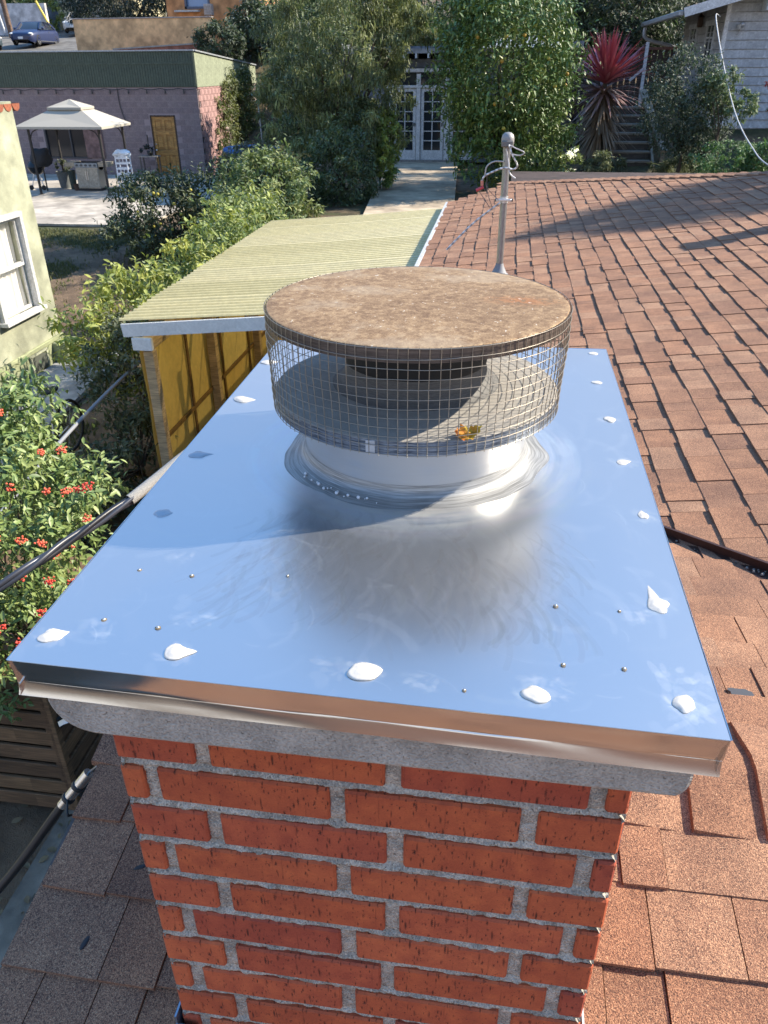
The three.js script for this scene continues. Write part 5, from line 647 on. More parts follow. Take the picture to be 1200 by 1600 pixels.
    t.position.set(x, gL(z) + 0.03, z); t.rotation.set(0, yaw, 0); t.scale.setScalar(0.86); return t;
  };
  makeCar('dark blue sedan facing the camera before the white wall', [0.008, 0.018, 0.070], -28.35, -50.6, 0.08);
  makeCar('silver sedan partly hidden behind the tan wall', [0.42, 0.41, 0.39], -28.5, -57.2, 0.12);
  makeCar('teal grey sedan cut off at the left frame edge', [0.030, 0.050, 0.062], -30.6, -48.2, 0.95);
  makeCar('blue car roof just showing above the garage coping', [0.055, 0.11, 0.30], -21.9, -40.4, -1.5);
}
// ---------------------------------------------------------------- white garden room with french doors
{
  const t = thing('garden_room', 'garden room with white french doors and a dark transom at the end of the path', 'building'), z = -26.4, wp = plain([0.86, 0.86, 0.86], 0.5, 0, 0.7), yb = -2.62;
  const g0 = mat([0.022, 0.026, 0.03], 0.06);
  obj('wall', [bx(1.6, 3.0, 0.2, -4.6, yb + 1.5, z - 0.1), bx(3.2, 3.0, 0.2, 0.35, yb + 1.5, z - 0.1), bx(2.1, 0.22, 0.2, -2.75, 0.05, z - 0.12), bx(6.8, 3.2, 0.2, -2, yb + 1.6, z - 5), bx(0.2, 3.2, 5, -5.3, yb + 1.6, z - 2.5), bx(0.2, 3.2, 5, 1.85, yb + 1.6, z - 2.5)], patchy([0.20, 0.22, 0.26], 0.9, 2), t);
  obj('header', bx(2.1, 0.10, 0.14, -2.72, -0.13, z + 0.02, 0.008), wp, t); obj('door_head', bx(2.1, 0.07, 0.16, -2.72, -0.555, z + 0.02, 0.008), wp, t); obj('threshold', bx(2.1, 0.06, 0.16, -2.72, yb + 0.03, z + 0.04), plain([0.35, 0.33, 0.3]), t);
  for (const [x0, x1] of [[-3.55, -2.86], [-2.72, -1.9]]) obj('transom_pane', bx(x1 - x0, 0.32, 0.03, (x0 + x1) / 2, -0.355, z), g0, t);
  obj('post', [bx(0.12, 2.4, 0.12, -2.775, yb + 1.2, z + 0.03), bx(0.14, 2.4, 0.12, -3.62, yb + 1.2, z + 0.03), bx(0.16, 2.4, 0.12, -1.90, yb + 1.2, z + 0.03)], wp, t);
  for (const [x0, x1, n] of [[-3.53, -2.85, 6], [-2.70, -2.0, 6], [-1.80, -1.10, 6]]) {
    const d = sub(t, 'door'), ya = yb + 0.06, yt = -0.60, s = 0.09, bot = 0.27; obj('frame', [bx(s, yt - ya, 0.05, x0 + s / 2, (ya + yt) / 2, z + 0.02), bx(s, yt - ya, 0.05, x1 - s / 2, (ya + yt) / 2, z + 0.02), bx(x1 - x0 - 2 * s, s, 0.05, (x0 + x1) / 2, yt - s / 2, z + 0.02), bx(x1 - x0 - 2 * s, bot, 0.05, (x0 + x1) / 2, ya + bot / 2, z + 0.02)], wp, d);
    const iw = x1 - x0 - 2 * s, ih = yt - s - ya - bot; for (let i = 0; i < 2; i++) for (let j = 0; j < n; j++) obj('pane', bx(iw / 2 - 0.02, ih / n - 0.022, 0.012, x0 + s + iw * (i + 0.5) / 2, ya + bot + ih * (j + 0.5) / n, z), g0, d);
    const mu = [bx(0.028, ih, 0.03, (x0 + x1) / 2, ya + bot + ih / 2, z + 0.018)]; for (let j = 1; j < n; j++) mu.push(bx(iw, 0.024, 0.026, (x0 + x1) / 2, ya + bot + ih * j / n, z + 0.018)); obj('muntins', mu, wp, d);
    obj('handle', bx(0.03, 0.10, 0.05, x1 - 0.05, yb + 1.05, z + 0.07), mat([0.05, 0.05, 0.05], 0.4, 0.6), d);
  }
  obj('roof', bx(7.6, 0.12, 5.8, -1.8, 0.36, z - 2.4), patchy([0.34, 0.33, 0.33], 0.9, 2), t); for (let k = 0; k < 12; k++) obj('rafter_tail', bx(0.05, 0.12, 0.5, -3.9 + k * 0.36, 0.24, z + 0.25), wp, t);
  obj('glass_roof', quad([-0.9, 0.40, z + 1.6], [1.2, 0.40, z + 1.6], [1.2, 0.72, z - 0.2], [-0.9, 0.72, z - 0.2]), plain([0.62, 0.66, 0.72], 0.4), t);
}
// ---------------------------------------------------------------- grey clapboard house at the right
{
  const t = thing('clapboard_house', 'pale grey clapboard house with white trimmed windows and low gable eave', 'house'), zF = -24, X0 = 5.2, zB = -29.5, yb = -1.9, yt = 1.35, lap = 0.20;
  // front face (towards camera) from x = X0 to the right; left face angled back along -z
  const bm = [plain([0.66, 0.68, 0.72], 0.75, 0, 1.5), plain([0.62, 0.64, 0.68], 0.75, 0, 1.5)], sm = [plain([0.66, 0.64, 0.62], 0.75, 0, 1.5), plain([0.62, 0.60, 0.58], 0.75, 0, 1.5)];
  const wall = obj('wall', [bx(6, 3.6, 0.15, X0 + 3.0, yb + 1.8, zF - 0.12), bx(0.15, yt - yb, zF - zB, X0 + 0.12, (yb + yt) / 2, (zF + zB) / 2)], sm[0], t);
  const fb = (() => { const g = bx(6, lap - 0.010, 0.03, 3.0, 0, 0); g.rotateX(-0.13); return g; })(), lb = (() => { const g = bx(0.03, lap - 0.010, zF - zB, 0, 0, 0); g.rotateZ(-0.13); return g; })();
  for (let k = 0; yb + k * lap < 1.7; k++) { const y = yb + k * lap + lap / 2; const m = obj('clapboard', fb, bm[k % 2], wall); m.position.set(X0 + 0.05, y, zF); if (y < yt) { const n = obj('clapboard', lb, sm[k % 2], wall); n.position.set(X0, y, (zF + zB) / 2); } }
  const wp = plain([0.90, 0.91, 0.93], 0.5, 0, 0.8), dk = mat([0.03, 0.045, 0.05], 0.06);
  obj('corner_board', bx(0.10, yt - yb + 0.3, 0.10, X0 + 0.02, (yb + yt) / 2 + 0.1, zF + 0.01, 0.006), wp, t);
  const win = (z0, z1, y0, y1) => { const w = sub(t, 'window'), zc = (z0 + z1) / 2, H = y1 - y0, W = z1 - z0; obj('frame', [bx(0.05, H, 0.10, X0 - 0.03, (y0 + y1) / 2, z0), bx(0.05, H, 0.10, X0 - 0.03, (y0 + y1) / 2, z1), bx(0.05, 0.08, W, X0 - 0.03, y0, zc)], wp, w); obj('head_trim', bx(0.09, 0.12, W + 0.26, X0 - 0.04, y1, zc), wp, w); obj('pane', bx(0.02, H - 0.1, W - 0.1, X0 - 0.015, (y0 + y1) / 2, zc), dk, w); obj('muntins', [bx(0.03, H - 0.1, 0.04, X0 - 0.03, (y0 + y1) / 2, zc), bx(0.03, 0.04, W, X0 - 0.03, y1 - 0.34, zc)], wp, w); };
  win(-25.9, -24.95, -0.15, 0.93); win(-28.2, -27.3, -0.1, 0.93);
  // roof with gable eave: fascia, gutter, downspout, bracket
  const rm = patchy([0.42, 0.33, 0.27], 0.95, 0.6);
  const P = (x, y, z) => V(x, y, z), ov = 1.15, sl = 0.42; const roofY = x => 1.05 + (x - (X0 - ov)) * sl * 0.62;
  obj('roof', polys([[P(X0 - ov, roofY(X0 - ov) + 0.10, zF + 0.65), P(X0 + 5, roofY(X0 + 5) + 0.10, zF + 0.65), P(X0 + 5, roofY(X0 + 5) + 0.10, zB - 0.5), P(X0 - ov, roofY(X0 - ov) + 0.10, zB - 0.5)]]), rm, t);
  obj('soffit', polys([[P(X0 - ov, roofY(X0 - ov) - 0.02, zB - 0.5), P(X0 + 5, roofY(X0 + 5) - 0.02, zB - 0.5), P(X0 + 5, roofY(X0 + 5) - 0.02, zF + 0.62), P(X0 - ov, roofY(X0 - ov) - 0.02, zF + 0.62)]]), plain([0.5, 0.5, 0.5]), t);
  obj('barge_board', bar([X0 - ov, roofY(X0 - ov) + 0.03, zF + 0.64], [X0 + 5, roofY(X0 + 5) + 0.03, zF + 0.64], 0.05, 0.20), wp, t);
  obj('gutter', bx(0.13, 0.12, zF - zB + 1.1, X0 - ov - 0.06, roofY(X0 - ov) + 0.02, (zF + zB) / 2 + 0.05, 0.02), plain([0.55, 0.55, 0.56], 0.5, 0.2), t);
  obj('downspout', tube([[X0 - ov - 0.05, 0.98, zB + 0.0], [X0 - ov - 0.03, 0.72, zB + 0.0], [X0 - 0.3, 0.45, zB + 0.05], [X0 - 0.12, 0.30, zB + 0.1], [X0 - 0.12, -1.0, zB + 0.1]], 0.055, 24, 8), plain([0.55, 0.55, 0.56], 0.5, 0.2), t);
  obj('knee_bracket', [bx(0.16, 0.36, 0.5, 6.05, 1.28, zF + 0.35, 0.01), bx(0.13, 0.13, 0.75, 6.05, 1.42, zF + 0.4, 0.01)], wp, t);
  const fl = obj('flood_light', [ball(0.07, 5.58, 0.83, zF + 0.14), rod([5.58, 0.83, zF + 0.02], [5.58, 0.83, zF + 0.12], 0.03), cyl(0.05, 0.07, 0.1, 5.50, 0.78, zF + 0.16, 10)], mat([0.35, 0.36, 0.38], 0.4, 0.4), t); obj('conduit', tube([[5.58, 0.8, zF + 0.05], [5.56, 0.68, zF + 0.08], [5.50, 0.62, zF + 0.05]], 0.012, 8, 5), mat([0.4, 0.4, 0.42], 0.5), fl);
  obj('wall_lantern', [bx(0.14, 0.26, 0.14, X0 - 0.12, 1.0, -26.6, 0.02), cyl(0.10, 0.02, 0.09, X0 - 0.12, 1.16, -26.6, 8)], mat([0.09, 0.055, 0.04], 0.5, 0.3), t);
  obj('crawl_vent', [bx(0.62, 0.06, 0.06, 5.65, -1.20, zF + 0.02), bx(0.06, 0.3, 0.06, 5.37, -1.35, zF + 0.02), bx(0.06, 0.3, 0.06, 5.93, -1.35, zF + 0.02), bx(0.5, 0.26, 0.02, 5.65, -1.36, zF + 0.015)], wp, t);
}
// ---------------------------------------------------------------- garden steps, rail, fence
{
  const t = thing('garden_steps', 'weathered wooden garden steps with a sloping handrail beside the spiky plant', 'steps'), wm = wood([0.36, 0.31, 0.25], 0.8), x0 = 2.65, x1 = 3.6;
  for (let k = 0; k < 7; k++) { const y = -2.33 + k * 0.19, z = -22.2 - k * 0.34; const s = obj('tread', bx(x1 - x0, 0.05, 0.36, (x0 + x1) / 2, y + 0.165, z - 0.17, 0.006), wm, t); obj('riser', bx(x1 - x0 - 0.01, 0.145, 0.03, (x0 + x1) / 2, y + 0.07, z - 0.03), wood([0.12, 0.10, 0.085]), s); }
  obj('stringer', bar([x1 + 0.05, -2.35, -22.1], [x1 + 0.05, -1.05, -24.5], 0.06, 0.25), wm, t);
  obj('handrail', bar([3.92, -1.93, -22.3], [3.50, -0.62, -24.6], 0.20, 0.06), wood([0.42, 0.37, 0.31], 0.8), t);
  for (const [a, b] of [[0.02, 0.55], [0.5, 1.05], [0.96, 1.4]]) obj('post', bx(0.10, 0.8, 0.10, lerp(3.90, 3.52, a), lerp(-1.95, -0.65, a) - 0.42, lerp(-22.35, -24.5, a)), wm, t);
  const f = thing('brown_fence', 'dark brown slatted fence behind the spiky red plant', 'fence'); obj('top_rail', bx(3.6, 0.07, 0.08, 2.6, 0.36, -25.6), wood([0.20, 0.085, 0.06], 0.7), f); obj('bottom_rail', bx(3.6, 0.07, 0.06, 2.6, -1.0, -25.6), wood([0.12, 0.06, 0.045]), f); for (let k = 0; k < 22; k++) obj('slat', bx(0.13, 1.7, 0.02, 0.9 + k * 0.163, -0.52, -25.66), wood([0.055, 0.035, 0.03]), f);
  const wl = thing('white_gate_post', 'white painted arch post half hidden behind the spiky plant', 'post'); obj('post', [bx(0.08, 1.6, 0.08, 3.5, -0.3, -24.9), bar([3.5, -0.1, -24.9], [3.15, -0.4, -24.9], 0.06, 0.06)], plain([0.66, 0.70, 0.76], 0.5), wl);
}
// ---------------------------------------------------------------- slatted planter and bicycle at the left
{
  const t = thing('slatted_planter', 'tall planter box of dark wooden slats below the berry bush', 'planter'), wm = [wood([0.27, 0.16, 0.085]), wood([0.31, 0.185, 0.095]), wood([0.22, 0.13, 0.07])], x1 = -2.55, z1 = -3.15, x0 = -3.9, z0 = -4.7, yb = -4.28, yt = -3.22;
  for (let k = 0; k < 7; k++) { const y = yb + 0.08 + k * 0.148; obj('slat', bx(x1 - x0, 0.118, 0.022, (x0 + x1) / 2, y, z1 + 0.02, 0.004), wm[k % 3], t); obj('slat', bx(0.022, 0.118, z1 - z0, x1 + 0.02, y, (z0 + z1) / 2, 0.004), wm[(k + 1) % 3], t); }
  for (const [x, z] of [[x1, z1], [x0, z1], [x1, z0]]) obj('corner_post', bx(0.06, yt - yb, 0.06, x, (yt + yb) / 2, z, 0.004), wm[2], t);
  obj('edge_trim', bx(0.03, yt - yb + 0.02, 0.05, x1 + 0.046, (yt + yb) / 2, z1 + 0.03, 0.003), wm[1], t);
  obj('liner', bx(x1 - x0 - 0.08, yt - yb - 0.1, z1 - z0 - 0.08, (x0 + x1) / 2, (yt + yb) / 2 - 0.02, (z0 + z1) / 2), wm[0], t);
  for (let k = 0; k < 2; k++) obj('strap_hinge', bx(0.02, 0.07, 0.10, x1 + 0.075, yb + 0.2 + k * 0.62, z1 - 0.02), mat([0.02, 0.02, 0.02], 0.6), t);
  const b = thing('bicycle', 'silver bicycle with flat handlebar leaning behind the berry bush', 'bicycle'), ax = -5.28, az = -7.55, al = mat([0.50, 0.51, 0.52], 0.35, 0.8), bk = mat([0.015, 0.015, 0.015], 0.7), R0 = (x, y, z) => [ax + x, -4.28 + y, az + z];
  obj('handlebar', tube([R0(-0.28, 1.02, 0.04), R0(-0.12, 1.04, 0), R0(0, 1.0, 0.02), R0(0.12, 1.04, 0), R0(0.28, 1.02, 0.04)], 0.016, 20, 7), al, b); for (const s of [-1, 1]) obj('grip', rod(R0(s * 0.20, 1.03, 0.02), R0(s * 0.33, 1.0, 0.05), 0.023), bk, b);
  obj('stem', rod(R0(0, 1.0, 0.02), R0(0, 0.62, 0.10), 0.022), al, b); obj('fork', [rod(R0(-0.05, 0.65, 0.1), R0(-0.05, 0.34, 0.22), 0.014), rod(R0(0.05, 0.65, 0.1), R0(0.05, 0.34, 0.22), 0.014)], al, b);
  obj('frame', [rod(R0(0, 0.75, 0.07), R0(0, 0.72, -0.55), 0.02), rod(R0(0, 0.65, 0.1), R0(0, 0.30, -0.45), 0.022), rod(R0(0, 0.85, -0.6), R0(0, 0.30, -0.45), 0.018), rod(R0(0, 0.30, -0.45), R0(0, 0.34, -0.85), 0.012), rod(R0(0, 0.75, -0.57), R0(0, 0.34, -0.85), 0.012)], al, b);
  obj('saddle', (() => { const g = new THREE.SphereGeometry(1, 12, 8); g.scale(0.07, 0.035, 0.14); g.translate(...R0(0, 0.90, -0.62)); return flat(g); })(), bk, b);
  for (const z of [0.24, -0.85]) { const w = sub(b, 'wheel'), g = new THREE.TorusGeometry(0.32, 0.022, 8, 36); g.rotateY(PI / 2); g.translate(...R0(0, 0.34, z)); obj('tyre', flat(g), bk, w); const sp = []; for (let k = 0; k < 14; k++) { const a = k / 14 * 2 * PI; sp.push(rod(R0(0, 0.34, z), R0(0, 0.34 + 0.31 * Math.cos(a), z + 0.31 * Math.sin(a)), 0.0025, 4)); } obj('spokes', sp, al, w); }
  obj('brake_cable', [tube([R0(-0.15, 1.02, 0.03), R0(-0.12, 0.9, 0.15), R0(0, 0.75, 0.12)], 0.005, 12, 5), tube([R0(0.15, 1.02, 0.03), R0(0.14, 0.86, 0.16), R0(0, 0.7, 0.12)], 0.005, 12, 5)], bk, b);
  const bl = thing('blue_trampoline', 'blue padded rim in deep shade beside the ivy wall', 'trampoline'); { const g = new THREE.TorusGeometry(1.0, 0.09, 8, 40); g.rotateX(PI / 2); g.translate(-9.7, -2.75, -31.5); obj('padded_rim', flat(g), mat([0.02, 0.12, 0.35], 0.6), bl); obj('mat', cyl(0.94, 0.94, 0.02, -9.7, -2.76, -31.5, 32), mat([0.01, 0.01, 0.012], 0.8), bl); for (let k = 0; k < 5; k++) { const a = k * 1.2566 + 0.6; obj('leg', rod([-9.7 + Math.cos(a), -2.8, -31.5 + Math.sin(a)], [-9.7 + Math.cos(a), -3.72, -31.5 + Math.sin(a)], 0.03), mat([0.2, 0.2, 0.2], 0.5, 0.7), bl); } obj('net_pole', rod([-9.0, -3.7, -30.8], [-9.1, -1.0, -30.8], 0.03), mat([0.3, 0.32, 0.35], 0.5, 0.6), bl); }
}
// ---------------------------------------------------------------- plants
// leaves(): folded leaf blades spread through clumps inside ellipsoids, as one instanced part
function leafGeo(w = 0.42, bend = 0.12) {
  const g = new THREE.BufferGeometry(), h = w / 2; const P = [[0, 0, 0], [h * 0.8, bend * 0.4, 0.35], [h * 0.75, bend * 0.2, 0.65], [0, -bend, 1], [-h * 0.75, bend * 0.2, 0.65], [-h * 0.8, bend * 0.4, 0.35], [0, -0.02, 0.5]];
  g.setAttribute('position', new THREE.Float32BufferAttribute(P.flat(), 3)); g.setAttribute('uv', new THREE.Float32BufferAttribute(new Float32Array(14), 2)); g.setIndex([0, 1, 6, 1, 2, 6, 2, 3, 6, 3, 4, 6, 4, 5, 6, 5, 0, 6]); g.computeVertexNormals(); return g;
}
var LG, LM, LMglossy;
function leaves(parent, name, n, blobs, size, colors, seed, opt = {}) {
  LG ??= { normal: leafGeo(), narrow: leafGeo(0.24, 0.1), broad: leafGeo(0.6, 0.16) };
  LM ??= new THREE.MeshPhysicalMaterial({ color: 0xffffff, roughness: 0.8, transmission: 0.46, thickness: 0, side: THREE.DoubleSide });
  LMglossy ??= new THREE.MeshPhysicalMaterial({ color: 0xffffff, roughness: 0.5, transmission: 0.22, thickness: 0, side: THREE.DoubleSide });
  const r = RNG(seed * 977 + 13), im = new THREE.InstancedMesh(LG[opt.shape ?? 'normal'], opt.glossy ? LMglossy : LM, n), q = new THREE.Quaternion(), e = new THREE.Euler(), m = new THREE.Matrix4(), c = new THREE.Color(), S = V(), P = V();
  const gauss = () => (r() + r() + r() + r() - 2) * 0.85, vol = blobs.map(b => b.r[0] * b.r[1] * b.r[2] * (b.w ?? 1)), tot = vol.reduce((a, b) => a + b, 0);
  const clumps = []; const nc = opt.clumps ?? Math.max(6, Math.round(n / 45));
  for (let k = 0; k < nc; k++) { let t = r() * tot, i = 0; while (t > vol[i] && i < blobs.length - 1) t -= vol[i++]; const b = blobs[i]; let d; do d = V(r() * 2 - 1, r() * 2 - 1, r() * 2 - 1); while (d.lengthSq() > 1 || d.lengthSq() < 1e-3); const len = d.length(); d.multiplyScalar(Math.pow(len, opt.shell ?? 0.35) / len * (0.80 + 0.32 * r())); clumps.push({ p: V(b.c[0] + d.x * b.r[0], b.c[1] + d.y * b.r[1], b.c[2] + d.z * b.r[2]), s: Math.min(...b.r) * (opt.spread ?? 0.24) * (0.6 + 0.9 * r()), d, tone: r(), b }); }
  for (let k = 0; k < n; k++) {
    const cl = clumps[Math.floor(r() * nc)]; P.set(cl.p.x + gauss() * cl.s, cl.p.y + gauss() * cl.s * 0.8, cl.p.z + gauss() * cl.s); if (opt.floor !== undefined && P.y < opt.floor) P.y = opt.floor + r() * 0.1;
    e.set((r() - 0.5) * 2.2 - (opt.droop ?? 0.3) * -1, r() * 2 * PI, (r() - 0.5) * 1.4, 'YXZ'); q.setFromEuler(e); const s = size * (0.65 + 0.7 * r()); S.set(s, s, s); m.compose(P, q, S); im.setMatrixAt(k, m);
    const ci = Math.min(colors.length - 1, Math.floor((cl.tone * 0.65 + r() * 0.35) * colors.length)), col = colors[ci], v = 0.8 + 0.4 * r(); c.setRGB(col[0] * v, col[1] * v, col[2] * v); im.setColorAt(k, c);
  }
  im.name = name; shadows(im); im.userData.kind = 'stuff'; parent.add(im); return { im, clumps };
}
function limbs(parent, base, clumps, r0, m, seed, n = 10, fork = 0.35) {
  const r = RNG(seed), T = base.clone(), top = clumps.reduce((a, c) => a.add(c.p), V()).multiplyScalar(1 / clumps.length), F = base.clone().lerp(top, fork); F.x += (r() - 0.5) * 0.1;
  const geos = [taper([T, base.clone().lerp(F, 0.5).add(V((r() - 0.5) * 0.08, 0, (r() - 0.5) * 0.08)), F], r0, r0 * 0.72)]; obj('trunk', geos, m, parent);
  const bs = []; for (let k = 0; k < n; k++) { const c = clumps[Math.floor(r() * clumps.length)].p, mid = F.clone().lerp(c, 0.5).add(V((r() - 0.5) * 0.3, 0.12, (r() - 0.5) * 0.3)); bs.push(taper([F.clone().add(V(0, -0.1 * r(), 0)), mid, F.clone().lerp(c, 0.9)], r0 * 0.34, r0 * 0.06)); } obj('limbs', bs, m, parent);
}
function taper(pts, r0, r1, n = 10, k = 7) { const cv = new THREE.CatmullRomCurve3(pts), g = new THREE.TubeGeometry(cv, n, 1, k, false), p = g.attributes.position; for (let i = 0; i <= n; i++) { const c = cv.getPointAt(i / n), rr = lerp(r0, r1, i / n); for (let j = 0; j <= k; j++) { const o = i * (k + 1) + j; p.setXYZ(o, c.x + (p.getX(o) - c.x) * rr, c.y + (p.getY(o) - c.y) * rr, c.z + (p.getZ(o) - c.z) * rr); } } g.computeVertexNormals(); return flat(g); }
function buildPlants() {
  const bark = wood([0.13, 0.10, 0.075], 0.5, 0.9);
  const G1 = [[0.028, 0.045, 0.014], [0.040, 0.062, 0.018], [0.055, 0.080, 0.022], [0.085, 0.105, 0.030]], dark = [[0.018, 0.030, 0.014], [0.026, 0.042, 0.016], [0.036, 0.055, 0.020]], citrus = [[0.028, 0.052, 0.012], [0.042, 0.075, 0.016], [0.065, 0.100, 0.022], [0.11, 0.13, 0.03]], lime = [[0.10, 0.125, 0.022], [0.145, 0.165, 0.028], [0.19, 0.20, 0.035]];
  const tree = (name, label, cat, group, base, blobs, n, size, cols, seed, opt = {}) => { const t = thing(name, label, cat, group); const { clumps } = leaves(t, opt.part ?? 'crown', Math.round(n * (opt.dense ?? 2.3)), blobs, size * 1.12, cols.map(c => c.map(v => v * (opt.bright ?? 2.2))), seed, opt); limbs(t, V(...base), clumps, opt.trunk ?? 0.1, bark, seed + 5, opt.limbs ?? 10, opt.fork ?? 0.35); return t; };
  // large dark tree left of the path
  tree('garden_tree', 'large dense dark green tree left of the french doors', 'tree', undefined, [-4.1, -2.75, -20.6], [{ c: [-4.05, 0.35, -20.6], r: [1.75, 1.9, 1.5] }, { c: [-4.9, -0.9, -20.3], r: [1.15, 1.2, 1.2] }, { c: [-3.3, -0.9, -20.3], r: [1.05, 1.0, 1.0] }, { c: [-2.75, 0.7, -20.8], r: [0.85, 1.1, 0.9], w: 1.5 }], 15000, 0.12, [[0.030, 0.042, 0.016], [0.045, 0.060, 0.020], [0.075, 0.088, 0.028], [0.12, 0.135, 0.048]], 1, { trunk: 0.13, limbs: 18, shape: 'narrow', droop: 0.8, clumps: 300, spread: 0.17, bright: 2.7 });
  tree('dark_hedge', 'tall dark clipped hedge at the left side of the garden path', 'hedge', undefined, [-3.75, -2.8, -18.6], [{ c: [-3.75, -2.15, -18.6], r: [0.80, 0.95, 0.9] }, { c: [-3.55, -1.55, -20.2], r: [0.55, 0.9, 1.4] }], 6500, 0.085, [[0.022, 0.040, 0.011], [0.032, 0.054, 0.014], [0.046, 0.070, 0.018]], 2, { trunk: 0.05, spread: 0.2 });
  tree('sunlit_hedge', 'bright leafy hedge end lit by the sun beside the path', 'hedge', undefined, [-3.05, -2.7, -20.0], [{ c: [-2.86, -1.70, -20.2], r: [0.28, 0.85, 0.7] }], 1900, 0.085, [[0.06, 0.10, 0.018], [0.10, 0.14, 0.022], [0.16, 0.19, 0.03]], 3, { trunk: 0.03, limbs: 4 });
  // citrus right of the path
  const ct = tree('citrus_tree', 'broad citrus tree with yellow orange fruit right of the french doors', 'tree', undefined, [0.0, -2.65, -20.2], [{ c: [-0.15, -0.1, -20.2], r: [1.55, 1.7, 1.4] }, { c: [-0.55, -1.65, -19.9], r: [0.85, 0.85, 0.9] }, { c: [0.6, -1.5, -20.0], r: [0.75, 0.85, 0.9] }, { c: [-1.1, 0.8, -20.4], r: [0.7, 0.8, 0.8] }], 13500, 0.10, citrus, 4, { trunk: 0.11, limbs: 16, glossy: true });
  { const r = RNG(404), om = [mat([0.34, 0.20, 0.02], 0.6), mat([0.33, 0.27, 0.04], 0.6)], fg = new THREE.IcosahedronGeometry(0.04, 2); for (let k = 0; k < 18; k++) { const a = -0.4 + r() * 2.6, el = (r() - 0.4) * 2; const f = obj('fruit', fg, om[k % 2], ct); f.position.set(-0.15 + 1.35 * Math.cos(a) * Math.cos(el * 0.7) * (0.9 + r() * 0.15), -0.4 + 1.6 * Math.sin(el * 0.9), -20.2 + 1.45 * Math.sin(a) * Math.cos(el * 0.7)); } }
  // trees across the back of the garden
  const bt = 'trees across the back of the garden';
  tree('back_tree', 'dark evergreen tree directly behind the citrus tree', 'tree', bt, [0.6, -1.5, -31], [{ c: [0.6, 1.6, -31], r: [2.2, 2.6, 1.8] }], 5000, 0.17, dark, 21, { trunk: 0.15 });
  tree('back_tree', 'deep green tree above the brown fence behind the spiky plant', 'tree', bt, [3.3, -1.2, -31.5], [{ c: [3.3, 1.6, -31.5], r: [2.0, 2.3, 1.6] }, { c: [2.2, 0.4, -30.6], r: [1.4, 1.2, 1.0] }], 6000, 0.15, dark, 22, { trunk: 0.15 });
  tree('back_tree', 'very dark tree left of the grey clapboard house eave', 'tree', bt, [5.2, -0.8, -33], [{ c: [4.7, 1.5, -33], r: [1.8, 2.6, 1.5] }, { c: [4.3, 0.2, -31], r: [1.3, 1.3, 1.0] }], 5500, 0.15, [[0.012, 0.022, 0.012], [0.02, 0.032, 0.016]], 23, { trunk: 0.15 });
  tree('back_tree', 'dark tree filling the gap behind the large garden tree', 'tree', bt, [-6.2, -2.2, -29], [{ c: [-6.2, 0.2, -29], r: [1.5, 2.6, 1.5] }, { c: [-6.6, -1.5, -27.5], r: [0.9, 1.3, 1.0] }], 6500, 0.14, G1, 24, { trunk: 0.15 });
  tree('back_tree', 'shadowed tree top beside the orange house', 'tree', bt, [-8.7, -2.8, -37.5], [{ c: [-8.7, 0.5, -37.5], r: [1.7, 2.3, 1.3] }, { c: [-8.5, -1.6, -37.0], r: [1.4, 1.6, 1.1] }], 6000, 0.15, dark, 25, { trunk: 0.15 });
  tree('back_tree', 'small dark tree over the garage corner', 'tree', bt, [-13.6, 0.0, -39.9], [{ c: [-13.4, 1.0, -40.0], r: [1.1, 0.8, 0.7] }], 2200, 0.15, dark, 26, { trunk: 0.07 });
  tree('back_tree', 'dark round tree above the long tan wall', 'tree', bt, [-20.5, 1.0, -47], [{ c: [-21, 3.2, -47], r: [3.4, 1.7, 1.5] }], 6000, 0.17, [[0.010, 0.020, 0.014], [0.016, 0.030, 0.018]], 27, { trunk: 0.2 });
  tree('back_tree', 'tall tree between garden room and large tree', 'tree', bt, [-3.4, -0.6, -33], [{ c: [-3.2, 1.7, -33.5], r: [2.6, 2.0, 1.6] }], 5000, 0.16, G1, 28, { trunk: 0.15 });
  tree('street_hedge', 'clipped green hedge growing over the top of the white wall', 'hedge', undefined, [-36, 2.2, -58.5], [{ c: [-36, 3.75, -58.2], r: [5.5, 0.75, 0.7] }, { c: [-31.2, 3.1, -58.3], r: [0.9, 1.0, 0.5] }], 4200, 0.20, [[0.05, 0.085, 0.02], [0.09, 0.13, 0.03], [0.14, 0.17, 0.04]], 30, { trunk: 0.06, limbs: 6 });
  tree('street_tree', 'dark leafy tree top over the white wall at the left corner', 'tree', undefined, [-43, 3, -63], [{ c: [-40, 5.6, -63], r: [6, 1.6, 2] }], 2500, 0.28, dark, 32, { trunk: 0.2 });
  for (const [x, z, y, rr, sd, lab] of [[-2, -44, 3.2, 3.2, 60, 'far tree closing the view above the garden room'], [3, -43, 3.4, 3.4, 61, 'far tree behind the spiky red plant'], [8, -44, 3.6, 3.4, 62, 'far tree behind the clapboard roof'], [-8, -47, 3.2, 3.0, 63, 'far tree between the orange house and the large garden tree'], [-12.2, -43, 1.6, 1.5, 64, 'shadowed tree at the corner of the orange house']]) tree('far_tree', lab, 'tree', 'trees on the slope beyond the garden', [x, y - rr - 1, z], [{ c: [x, y, z], r: [rr, rr * 0.8, 1.6] }], 2600, 0.24, dark, sd, { trunk: 0.2 });
  // shrubs in the left yard
  const ls = tree('lemon_shrub', 'low loose lemon shrub in shade at the end of the lawn', 'shrub', undefined, [-7.6, -3.75, -18.0], [{ c: [-7.9, -2.85, -17.9], r: [1.15, 0.85, 0.8] }, { c: [-6.7, -2.75, -18.4], r: [1.0, 0.85, 0.8] }, { c: [-8.3, -3.3, -17.2], r: [0.7, 0.45, 0.6] }], 4600, 0.10, [[0.024, 0.034, 0.012], [0.036, 0.050, 0.016], [0.055, 0.068, 0.020]], 33, { trunk: 0.05, limbs: 14, fork: 0.2 });
